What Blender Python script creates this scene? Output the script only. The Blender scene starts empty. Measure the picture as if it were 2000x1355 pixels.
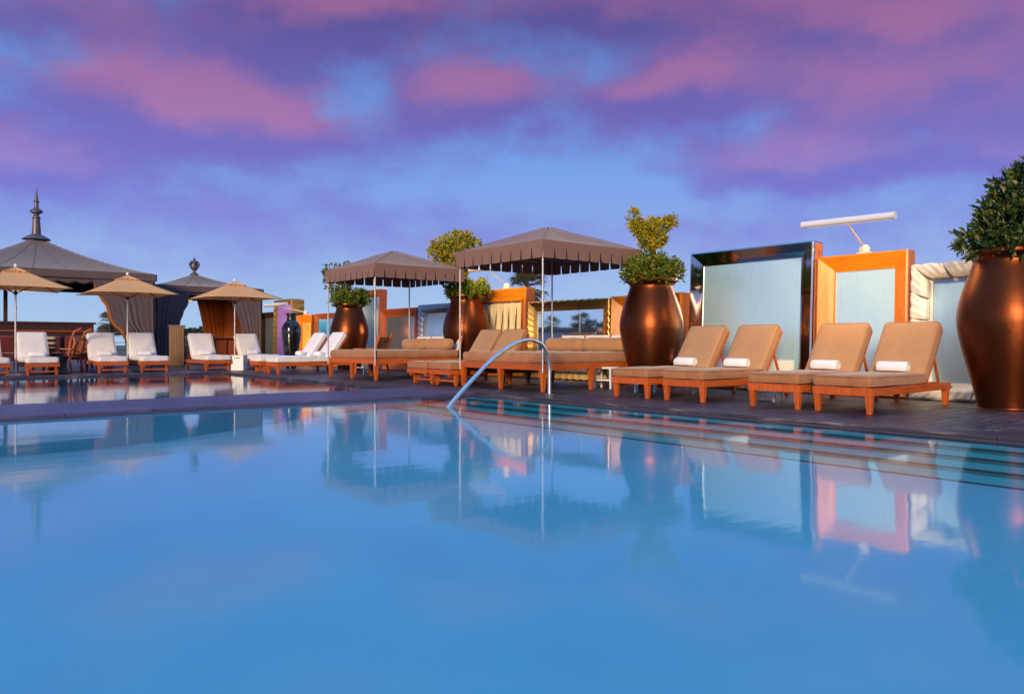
import bpy, bmesh, math, random
import numpy as np
from mathutils import Vector, Matrix, noise as mnoise

random.seed(7); np.random.seed(7)
R = math.radians
SC = bpy.context.scene
COL = SC.collection

# ------------------------------------------------------------------ camera
# scene axes: +x runs away from the pool across the right-hand deck, +y runs along the pool
HEAD = R(39.35)
CAM_H = 0.78
cam_d = bpy.data.cameras.new('camera')
cam = bpy.data.objects.new('camera', cam_d); COL.objects.link(cam)
cam.location = (0, 0, CAM_H)
cam.rotation_euler = (R(90), 0, -HEAD)
cam_d.sensor_width = 36; cam_d.lens = 27.0
cam_d.shift_y = -9.5/2000
cam_d.clip_start = 0.05; cam_d.clip_end = 6000
SC.camera = cam

# ------------------------------------------------------------------ node helpers
class NT:
    def __init__(s, tree): s.t = tree; s.n = tree.nodes; s.l = tree.links
    def node(s, kind, **kw):
        nd = s.n.new(kind)
        for k, v in kw.items(): setattr(nd, k, v)
        return nd
    def put(s, sock, v):
        if v is None: return
        if isinstance(v, bpy.types.NodeSocket): s.l.new(v, sock)
        else: sock.default_value = v
    def m(s, op, a, b=None, c=None, clamp=False):
        nd = s.node('ShaderNodeMath', operation=op, use_clamp=clamp)
        s.put(nd.inputs[0], a); s.put(nd.inputs[1], b); s.put(nd.inputs[2], c)
        return nd.outputs[0]
    def v(s, op, a, b=None):
        nd = s.node('ShaderNodeVectorMath', operation=op)
        s.put(nd.inputs[0], a); s.put(nd.inputs[1], b)
        return nd.outputs[0]
    def mix(s, f, a, b, blend='MIX'):
        nd = s.node('ShaderNodeMix', data_type='RGBA', blend_type=blend)
        s.put(nd.inputs[0], f)
        for sock, val in ((nd.inputs[6], a), (nd.inputs[7], b)):
            if isinstance(val, tuple) and len(val) == 3: val = val + (1,)
            s.put(sock, val)
        return nd.outputs[2]
    def ramp(s, f, stops, interp='LINEAR'):
        nd = s.node('ShaderNodeValToRGB'); cr = nd.color_ramp; cr.interpolation = interp
        while len(cr.elements) < len(stops): cr.elements.new(0.5)
        for e, (p, c) in zip(cr.elements, stops):
            e.position = p; e.color = tuple(c) + (1,) if len(c) == 3 else c
        s.put(nd.inputs[0], f)
        return nd.outputs[0]
    def smooth(s, x, lo, hi):
        nd = s.node('ShaderNodeMapRange', interpolation_type='SMOOTHSTEP')
        s.put(nd.inputs[0], x); nd.inputs[1].default_value = lo; nd.inputs[2].default_value = hi
        return nd.outputs[0]
    def noise(s, vec, scale, detail=4, rough=0.55, dist=0.0):
        nd = s.node('ShaderNodeTexNoise')
        s.put(nd.inputs['Vector'], vec)
        nd.inputs['Scale'].default_value = scale; nd.inputs['Detail'].default_value = detail
        nd.inputs['Roughness'].default_value = rough; nd.inputs['Distortion'].default_value = dist
        return nd.outputs[0]

# ------------------------------------------------------------------ sky
def px_dir(px, py):
    az = math.atan((px-1000)/1500.0)
    el = math.atan((668-py)/1500.0*math.cos(az))
    return az, el

SUN_EL = R(13)
# the sun stands low behind the camera, to its left
sun_world = Vector((-0.27, -0.963, 0)).normalized()      # camera axes: right, forward
sx = sun_world.x*math.cos(HEAD) + sun_world.y*math.sin(HEAD)
sy = -sun_world.x*math.sin(HEAD) + sun_world.y*math.cos(HEAD)
SUN_DIR = Vector((sx*math.cos(SUN_EL), sy*math.cos(SUN_EL), math.sin(SUN_EL)))

CLOUDS = [  # where the cloud banks stand: px, py, half width, half height, weight
    (370, 215, 280, 80, 1.0), (640, 50, 260, 85, 1.0), (920, 200, 190, 70, .85), (1310, 165, 200, 62, .95),
    (1790, 190, 330, 100, .70), (1590, 320, 240, 55, .70), (600, 275, 190, 60, .45), (40, 300, 240, 55, .50),
    (1980, 300, 130, 55, .45), (1150, 30, 240, 60, .50), (1560, 40, 300, 60, .5), (1900, 30, 260, 70, .5), (60, 30, 260, 60, .4),
    (700, 225, 80, 80, -.45), (1490, 225, 90, 60, -.35), (1000, 375, 220, 55, -.55), (140, 125, 220, 55, -.35), (1730, 275, 190, 34, -.35), (1300, 385, 240, 45, -.5), (1120, 110, 110, 40, -.15)]
def build_world():
    w = bpy.data.worlds.new('World'); SC.world = w; w.use_nodes = True
    nt = w.node_tree; nt.nodes.clear(); n = NT(nt)
    tc = n.node('ShaderNodeTexCoord')
    nv = n.v('NORMALIZE', tc.outputs['Generated'])
    sep = n.node('ShaderNodeSeparateXYZ'); n.put(sep.inputs[0], nv)
    x, y, z = sep.outputs
    c, s_ = math.cos(HEAD), math.sin(HEAD)
    r = n.m('SUBTRACT', n.m('MULTIPLY', x, c), n.m('MULTIPLY', y, s_))
    f = n.m('ADD', n.m('MULTIPLY', x, s_), n.m('MULTIPLY', y, c))
    az = n.m('ARCTAN2', r, f)
    el = n.m('ARCSINE', n.m('MAXIMUM', z, 0.0))
    # one soft cloud layer, stretched along the horizon, plus the banks
    st = n.node('ShaderNodeMapping'); n.put(st.inputs[0], nv); st.inputs['Scale'].default_value = (1, 1, 1.7)
    nz = n.node('ShaderNodeTexNoise'); n.put(nz.inputs['Vector'], st.outputs[0])
    nz.inputs['Scale'].default_value = 4.2; nz.inputs['Detail'].default_value = 7.0; nz.inputs['Roughness'].default_value = .57
    n1 = nz.outputs[0]
    sc_ = n.node('ShaderNodeSeparateColor'); n.put(sc_.inputs[0], nz.outputs[1])
    nb = sc_.outputs[1]; nc = sc_.outputs[2]
    waz = n.m('MULTIPLY_ADD', n.m('SUBTRACT', nb, 0.5), 0.20, az)
    wel = n.m('MULTIPLY_ADD', n.m('SUBTRACT', nc, 0.5), 0.12, el)
    n2 = n.noise(st.outputs[0], 13.0, 4, .6)
    F = n.m('MULTIPLY_ADD', n.m('SUBTRACT', n2, 0.5), 0.75, n.m('MULTIPLY', n.m('SUBTRACT', n1, 0.47), 1.3))
    T = n.m('MULTIPLY_ADD', n.m('SUBTRACT', n2, 0.5), 0.55, n.m('MULTIPLY', n.m('SUBTRACT', nb, 0.5), 0.6))
    for px, py, rx, ry, wt in CLOUDS:
        a0, e0 = px_dir(px, py)
        ra, re = rx/1500.0*0.85, ry/1500.0*0.85
        dx = n.m('MULTIPLY_ADD', waz, 1/ra, -a0/ra)
        dy = n.m('MULTIPLY_ADD', wel, 1/re, -e0/re)
        d = n.m('MULTIPLY_ADD', dx, dx, n.m('MULTIPLY', dy, dy))
        e = n.m('MULTIPLY', n.m('POWER', 2.71828, n.m('MULTIPLY', d, -1.0)), wt)
        F = n.m('ADD', F, e)
        if wt > .3: T = n.m('MULTIPLY_ADD', e, n.m('ADD', dy, .38), T)
    sky = n.node('ShaderNodeTexSky', sky_type='NISHITA', sun_disc=False)
    sky.sun_elevation = SUN_EL; sky.sun_rotation = math.atan2(SUN_DIR.x, SUN_DIR.y)
    sky.air_density = 1.6; sky.dust_density = 1.0; sky.ozone_density = 3.0
    nish = n.v('SCALE', sky.outputs[0]); nish.node.inputs[3].default_value = 0.06
    e01 = n.m('DIVIDE', el, math.pi/2)
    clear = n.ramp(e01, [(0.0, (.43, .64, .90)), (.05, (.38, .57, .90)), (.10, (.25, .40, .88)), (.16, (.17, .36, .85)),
                         (.25, (.12, .27, .70)), (.36, (.15, .40, .94)), (.55, (.20, .56, 1.12)), (1.0, (.21, .60, 1.18))])  # overhead stops, out of view, brightened to light the pool basin
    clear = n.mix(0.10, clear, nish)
    cover = n.smooth(F, -0.36, 0.52)
    lit = n.smooth(T, -0.04, 0.62)
    shade = n.ramp(e01, [(0.0, (.30, .44, .83)), (.06, (.24, .27, .76)), (.11, (.20, .20, .64)), (.17, (.165, .145, .50)), (.27, (.095, .080, .29)), (.4, (.12, .09, .30)), (1, (.15, .12, .36))])
    glow = n.ramp(e01, [(0.0, (.36, .50, .87)), (.06, (.34, .36, .84)), (.11, (.36, .28, .68)), (.17, (.38, .185, .43)), (.28, (.29, .115, .29)), (1, (.28, .13, .36))])
    cl = n.mix(lit, shade, glow)
    low = n.m('MULTIPLY', n.smooth(e01, 0.005, 0.09), n.m('SUBTRACT', 1.0, n.m('MULTIPLY', n.smooth(e01, .24, .55), .9)))  # cloud faded at the horizon, and overhead so more sky light reaches the pool
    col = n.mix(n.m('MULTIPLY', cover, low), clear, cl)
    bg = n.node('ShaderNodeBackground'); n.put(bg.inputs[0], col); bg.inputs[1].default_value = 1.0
    out = n.node('ShaderNodeOutputWorld'); nt.links.new(bg.outputs[0], out.inputs[0])
build_world()

sun_d = bpy.data.lights.new('sun', 'SUN'); sun_d.energy = 3.7; sun_d.angle = R(12); sun_d.color = (1.0, .72, .42)
sun = bpy.data.objects.new('sun', sun_d); COL.objects.link(sun)
sun.rotation_euler = SUN_DIR.to_track_quat('Z', 'Y').to_euler()

SC.view_settings.view_transform = 'Standard'; SC.view_settings.look = 'None'
SC.view_settings.exposure = 0.0; SC.view_settings.gamma = 1.0
SC.render.engine = 'CYCLES'
SC.cycles.use_denoising = True
SC.cycles.max_bounces = 10; SC.cycles.transparent_max_bounces = 12
SC.cycles.sample_clamp_indirect = 5.0; SC.cycles.sample_clamp_direct = 2.2
SC.cycles.caustics_reflective = False

# ------------------------------------------------------------------ materials
MATS = {}
def new_mat(name):
    m = bpy.data.materials.new(name); m.use_nodes = True
    nt = NT(m.node_tree); b = nt.n['Principled BSDF']
    MATS[name] = m
    return m, nt, b
def bump(n, b, h, strength=.3, dist=.01):
    bp = n.node('ShaderNodeBump'); n.put(bp.inputs['Height'], h)
    bp.inputs['Strength'].default_value = strength; bp.inputs['Distance'].default_value = dist
    n.l.new(bp.outputs[0], b.inputs['Normal'])
def objco(n, kind='Object'): return n.node('ShaderNodeTexCoord').outputs[kind]
def scaled(n, vec, s):
    mp = n.node('ShaderNodeMapping'); n.put(mp.inputs[0], vec); mp.inputs['Scale'].default_value = s
    return mp.outputs[0]

def m_plain(name, col, rough=.6, metal=0., var=.12, vs=6., bs=.12, bscale=60., coat=0., spec=.5):
    m, n, b = new_mat(name)
    co = objco(n)
    f = n.noise(co, vs, 5, .6)
    lo = tuple(c*(1-var) for c in col); hi = tuple(min(1, c*(1+var)) for c in col)
    n.put(b.inputs['Base Color'], n.ramp(f, [(.3, lo), (.7, hi)]))
    b.inputs['Roughness'].default_value = rough; b.inputs['Metallic'].default_value = metal
    b.inputs['Coat Weight'].default_value = coat; b.inputs['Specular IOR Level'].default_value = spec
    if bs: bump(n, b, n.noise(co, bscale, 3, .6), bs, .004)
    return m

def m_wood(name, col, rough=.42, axis=0, dark=.55, gscale=1.0, rand=.25):
    m, n, b = new_mat(name)
    co = objco(n)
    sc = [14.*gscale]*3; sc[axis] = 1.3*gscale
    v = scaled(n, co, tuple(sc))
    g = n.noise(v, 3.0, 6, .62, .6)
    g2 = n.noise(v, 14.0, 3, .6)
    oi = n.node('ShaderNodeObjectInfo')
    c1 = n.ramp(g, [(.25, tuple(c*dark for c in col)), (.5, col), (.78, tuple(min(1, c*1.25) for c in col))])
    val = n.m('MULTIPLY_ADD', oi.outputs['Random'], rand, 1-rand/2)
    val = n.m('MULTIPLY', val, n.m('MULTIPLY_ADD', g2, .35, .82))
    hv = n.node('ShaderNodeHueSaturation'); n.put(hv.inputs['Color'], c1); n.put(hv.inputs['Value'], val)
    n.l.new(hv.outputs[0], b.inputs['Base Color'])
    n.put(b.inputs['Roughness'], n.m('MULTIPLY_ADD', g2, .25, rough-.1))
    bump(n, b, g2, .15, .003)
    return m

def m_fabric(name, col, var=.15, rough=.92, weave=420., stain=0.0, sheen=.25, trans=0.):
    m, n, b = new_mat(name)
    co = objco(n)
    f = n.noise(co, 3.5, 5, .6)
    f2 = n.noise(scaled(n, co, (1, 1, .35)), 14., 4, .65)
    c = n.ramp(f, [(.25, tuple(x*(1-var) for x in col)), (.75, tuple(min(1, x*(1+var)) for x in col))])
    if stain:
        c = n.mix(n.m('MULTIPLY', n.smooth(f2, .52, .75), stain), c, tuple(x*.45 for x in col))
    n.put(b.inputs['Base Color'], c)
    b.inputs['Roughness'].default_value = rough; b.inputs['Specular IOR Level'].default_value = .2
    b.inputs['Sheen Weight'].default_value = sheen
    wv = n.noise(co, weave, 2, .5)
    h = n.m('ADD', n.m('MULTIPLY', wv, .25), f2)
    bump(n, b, h, .35, .006)
    if trans:
        tr = n.node('ShaderNodeBsdfTranslucent'); n.put(tr.inputs[0], c)
        mx = n.node('ShaderNodeMixShader'); mx.inputs[0].default_value = trans
        n.l.new(b.outputs[0], mx.inputs[1]); n.l.new(tr.outputs[0], mx.inputs[2])
        n.l.new(mx.outputs[0], n.n['Material Output'].inputs[0])
    return m

m_wood('teak', (.50, .100, .012), .45, 0, .5)
m_wood('teak_v', (.50, .100, .012), .45, 2, .5)
m_wood('frame_wood_y', (.64, .20, .010), .36, 1, .34, .6)
m_wood('frame_wood_z', (.60, .165, .010), .36, 2, .34, .6)
m_wood('red_wood_y', (.38, .085, .022), .38, 1, .5, .6)
m_wood('red_wood_z', (.38, .085, .022), .38, 2, .5, .6)
m_wood('dark_wood', (.060, .022, .014), .4, 1, .5)
m_wood('screen_wood', (.16, .068, .018), .5, 2, .55)
m_fabric('tan_cushion', (.42, .185, .085), .16, stain=.45)
m_fabric('tan_back', (.47, .250, .118), .10, stain=.10)
m_fabric('white_cushion', (.84, .80, .78), .05, stain=.06)
m_fabric('towel', (.88, .88, .88), .03, weave=180., sheen=.4)
m_fabric('canopy_cloth', (.27, .145, .110), .10, stain=.1, trans=.12)
m_fabric('tent_cloth', (.125, .088, .088), .10)
m_fabric('umbrella_cloth', (.98, .55, .24), .06, trans=.3, sheen=.05)
m_fabric('drape_grey', (.115, .085, .09), .12, trans=.05)
m_fabric('drape_orange', (.55, .16, .03), .12, trans=.2)
m_fabric('drape_beige', (.62, .52, .36), .12)
m_fabric('red_cloth', (.13, .022, .022), .15)
m_plain('steel', (.50, .49, .49), .46, 1., .03, bs=0)
m_plain('rail_steel', (.90, .88, .86), .34, 1., .03, bs=0)
m_plain('steel_dark', (.25, .24, .25), .3, 1., .05, bs=.03)
m_plain('white_paint', (.80, .80, .80), .45, 0, .04, bs=.05)
m_plain('white_lamp', (.80, .78, .80), .35, 0, .03, bs=0)
m_plain('black_glaze', (.012, .012, .014), .12, 0, .2, bs=.02, coat=.6)
m_plain('black_plastic', (.02, .02, .022), .5, 0, .2)
m_plain('gold', (.62, .36, .10), .34, .85, .18, 5., .1, 40.)
m_plain('silver', (.42, .42, .50), .38, .6, .15, 5., .1, 40.)
m_plain('white_carved', (.78, .75, .72), .42, .15, .12, 4., .1, 30.)
m_plain('iron', (.16, .13, .14), .5, .6, .2)
m_plain('soil', (.05, .03, .02), .9)
m_plain('bark', (.13, .09, .055), .85, 0, .3, 14., .6, 30.)
m_plain('far_wall', (.72, .70, .68), .7, 0, .05)
m_plain('far_window', (.06, .07, .09), .2)
m_plain('far_roof', (.30, .17, .12), .7)
m_plain('orange_fruit', (.85, .28, .03), .5)
m_plain('lilac_panel', (.30, .16, .62), .45, 0, .06)

def m_pot():
    m, n, b = new_mat('pot_bronze')
    co = objco(n)
    f = n.noise(co, 2.5, 6, .6); f2 = n.noise(co, 22., 4, .6)
    st = n.noise(scaled(n, co, (7, 7, .45)), 2.0, 5, .65)          # rain streaks and patina
    c = n.ramp(f, [(.3, (.120, .031, .011)), (.7, (.165, .043, .014))])
    c = n.mix(n.m('MULTIPLY', n.smooth(st, .55, .75), .4), c, (.09, .030, .014))
    n.put(b.inputs['Base Color'], c)
    b.inputs['Metallic'].default_value = .92
    n.put(b.inputs['Roughness'], n.m('ADD', n.m('MULTIPLY_ADD', f2, .08, .27), n.m('MULTIPLY', st, .12)))
    bump(n, b, n.m('ADD', n.m('MULTIPLY', f2, .4), f), .10, .012)
m_pot()

def m_glass_panel(name, col, rough, metal=.85, streak=.25):
    m, n, b = new_mat(name)
    co = objco(n)
    s = n.noise(scaled(n, co, (1, 9, .5)), 2.4, 5, .6)
    s2 = n.noise(scaled(n, co, (1, 1.2, .9)), 1.1, 3, .5)
    k = n.m('MULTIPLY_ADD', n.m('ADD', s, s2), streak, 1-streak)
    hv = n.node('ShaderNodeHueSaturation'); hv.inputs['Color'].default_value = col + (1,); n.put(hv.inputs['Value'], k)
    n.l.new(hv.outputs[0], b.inputs['Base Color'])
    b.inputs['Metallic'].default_value = metal
    n.put(b.inputs['Roughness'], n.m('MULTIPLY_ADD', s, rough*.8, rough*.6))
m_glass_panel('frosted', (.58, .88, 1.0), .32, .55, .14)
m_glass_panel('cloudy_mirror', (.62, .72, .80), .16)
m_glass_panel('mirror', (.84, .88, .92), .03, 1., .06)
m_glass_panel('chrome', (.52, .50, .50), .10, 1., .05)

def m_art(name, stops, scale, vec=(1, 1, 1), rough=.4):
    m, n, b = new_mat(name)
    f = n.noise(scaled(n, objco(n), vec), scale, 5, .6, .4)
    n.put(b.inputs['Base Color'], n.ramp(f, stops)); b.inputs['Roughness'].default_value = rough
m_art('blue_art', [(.0, (.01, .22, .62)), (.55, (.02, .32, .75)), (.68, (.10, .55, .85)), (.74, (.6, .85, .95))], 3.)
m_art('yellow_art', [(.0, (.45, .16, .03)), (.4, (.78, .42, .05)), (.55, (.86, .60, .08)), (1, (.9, .74, .2))], 2.5, (1, 1, .5))
m_art('floral_art', [(.0, (.03, .07, .02)), (.42, (.08, .16, .04)), (.52, (.75, .60, .12)), (.6, (.85, .80, .70)), (1, (.8, .7, .6))], 9.)
m_art('slate', [(.2, (.052, .045, .072)), (.8, (.095, .082, .12))], 5., rough=.38)

def m_stripe():
    m, n, b = new_mat('striped_cloth')
    sp = n.node('ShaderNodeSeparateXYZ'); n.put(sp.inputs[0], objco(n))
    s = n.m('GREATER_THAN', n.m('SINE', n.m('MULTIPLY', sp.outputs[2], 46.)), 0.1)
    n.put(b.inputs['Base Color'], n.mix(s, (.02, .02, .025), (.62, .42, .25))); b.inputs['Roughness'].default_value = .9
m_stripe()

def m_deck(name, axis):
    m, n, b = new_mat(name)
    geo = n.node('ShaderNodeNewGeometry').outputs['Position']
    sc = [16.]*3; sc[axis] = 1.1
    v = scaled(n, geo, tuple(sc))
    oi = n.node('ShaderNodeObjectInfo')
    g = n.noise(v, 2.2, 6, .65, .3); g2 = n.noise(geo, 1.3, 4, .6); g3 = n.noise(v, 11., 3, .6)
    c = n.ramp(g, [(.25, (.020, .016, .024)), (.5, (.042, .034, .046)), (.75, (.072, .058, .074))])
    worn = n.m('MULTIPLY', n.smooth(g, .46, .68), n.smooth(g2, .44, .64))
    c = n.mix(n.m('MULTIPLY', worn, .9), c, (.27, .22, .22))
    val = n.m('MULTIPLY_ADD', oi.outputs['Random'], .5, .75)
    hv = n.node('ShaderNodeHueSaturation'); n.put(hv.inputs['Color'], c); n.put(hv.inputs['Value'], val)
    n.l.new(hv.outputs[0], b.inputs['Base Color'])
    n.put(b.inputs['Roughness'], n.m('MULTIPLY_ADD', g2, .35, .28))
    bump(n, b, n.m('ADD', g, n.m('MULTIPLY', g3, .5)), .25, .004)
m_deck('deck_x', 0); m_deck('deck_y', 1)

def m_paver():
    m, n, b = new_mat('paver_slate')
    geo = n.node('ShaderNodeNewGeometry').outputs['Position']
    oi = n.node('ShaderNodeObjectInfo')
    g = n.noise(geo, 3.2, 6, .62); g2 = n.noise(geo, 38., 4, .6)
    c = n.ramp(g, [(.25, (.052, .044, .105)), (.75, (.108, .092, .190))])
    hv = n.node('ShaderNodeHueSaturation'); n.put(hv.inputs['Color'], c)
    n.put(hv.inputs['Value'], n.m('MULTIPLY_ADD', oi.outputs['Random'], .35, .82))
    n.l.new(hv.outputs[0], b.inputs['Base Color'])
    n.put(b.inputs['Roughness'], n.m('MULTIPLY_ADD', g, .3, .25))
    bump(n, b, n.m('ADD', g, g2), .2, .004)
m_paver()

def m_plaster(name, col, var=.05, scale=.8):
    m, n, b = new_mat(name)
    geo = n.node('ShaderNodeNewGeometry').outputs['Position']
    g = n.noise(geo, scale, 4, .5)
    n.put(b.inputs['Base Color'], n.ramp(g, [(.25, tuple(c*(1-var) for c in col)), (.75, tuple(min(1, c*(1+var)) for c in col))]))
    b.inputs['Roughness'].default_value = .7; b.inputs['Specular IOR Level'].default_value = .1
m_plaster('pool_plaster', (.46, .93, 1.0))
m_plaster('step_tile', (.16, .86, .74), .06, 3.)
m_plaster('nose_tile', (.06, .19, .20), .2, 6.)
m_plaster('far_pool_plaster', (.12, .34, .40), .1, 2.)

def m_water():
    m, n, b = new_mat('water')
    n.n.remove(b)
    geo = n.node('ShaderNodeNewGeometry').outputs['Position']
    rot = n.node('ShaderNodeMapping'); n.put(rot.inputs[0], geo)
    rot.inputs['Rotation'].default_value = (0, 0, HEAD+R(8)); rot.inputs['Scale'].default_value = (.55, 1.6, 1)
    w1 = n.noise(rot.outputs[0], 1.3, 3, .5)
    w2 = n.noise(rot.outputs[0], 7.5, 4, .6)
    calm = n.smooth(n.noise(geo, .35, 2, .5), .35, .65)
    h = n.m('ADD', n.m('MULTIPLY', w1, 1.0), n.m('MULTIPLY', n.m('MULTIPLY', w2, .34), calm))
    bp = n.node('ShaderNodeBump'); n.put(bp.inputs['Height'], h)
    bp.inputs['Strength'].default_value = .35; bp.inputs['Distance'].default_value = .006
    fr = n.node('ShaderNodeFresnel'); fr.inputs[0].default_value = 1.24; n.l.new(bp.outputs[0], fr.inputs[1])
    gl = n.node('ShaderNodeBsdfGlossy'); gl.inputs['Roughness'].default_value = .055; n.l.new(bp.outputs[0], gl.inputs['Normal'])
    gl.inputs['Color'].default_value = (1, 1, 1, 1)
    tr = n.node('ShaderNodeBsdfTransparent'); tr.inputs[0].default_value = (.96, .99, 1, 1)
    mx = n.node('ShaderNodeMixShader'); n.l.new(fr.outputs[0], mx.inputs[0]); n.l.new(tr.outputs[0], mx.inputs[1]); n.l.new(gl.outputs[0], mx.inputs[2])
    n.l.new(mx.outputs[0], n.n['Material Output'].inputs[0])
m_water()

def m_leaf(name, stops):
    m, n, b = new_mat(name)
    g = n.node('ShaderNodeNewGeometry')
    c = n.ramp(g.outputs['Random Per Island'], stops)
    n.put(b.inputs['Base Color'], c); b.inputs['Roughness'].default_value = .42
    tr = n.node('ShaderNodeBsdfTranslucent'); n.put(tr.inputs[0], c)
    mx = n.node('ShaderNodeMixShader'); mx.inputs[0].default_value = .25
    n.l.new(b.outputs[0], mx.inputs[1]); n.l.new(tr.outputs[0], mx.inputs[2])
    n.l.new(mx.outputs[0], n.n['Material Output'].inputs[0])
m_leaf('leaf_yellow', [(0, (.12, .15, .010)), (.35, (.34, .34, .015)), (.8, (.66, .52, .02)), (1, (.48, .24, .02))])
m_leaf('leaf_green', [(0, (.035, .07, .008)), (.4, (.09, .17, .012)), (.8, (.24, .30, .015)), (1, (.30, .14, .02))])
m_leaf('leaf_dark', [(0, (.010, .028, .010)), (.55, (.035, .085, .018)), (.85, (.14, .19, .03)), (1, (.22, .16, .03))])
m_leaf('palm_leaf', [(0, (.05, .07, .03)), (.6, (.11, .12, .05)), (1, (.22, .16, .08))])
m_leaf('far_leaf', [(0, (.03, .045, .035)), (1, (.07, .09, .06))])

def m_emit(name, col, strength):
    m, n, b = new_mat(name)
    b.inputs['Base Color'].default_value = (.8, .7, .5, 1)
    b.inputs['Emission Color'].default_value = col + (1,); b.inputs['Emission Strength'].default_value = strength
m_emit('lamp_glow', (1, .60, .12), 1.3)
m_emit('tube_glow', (1, .70, .30), 1.6)

m, n, b = new_mat('terrain')
geo = n.node('ShaderNodeNewGeometry').outputs['Position']
n.put(b.inputs['Base Color'], n.ramp(n.noise(geo, .02, 6, .6), [(.3, (.05, .07, .04)), (.5, (.10, .10, .07)), (.7, (.20, .18, .16))]))
b.inputs['Roughness'].default_value = .9

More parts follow.
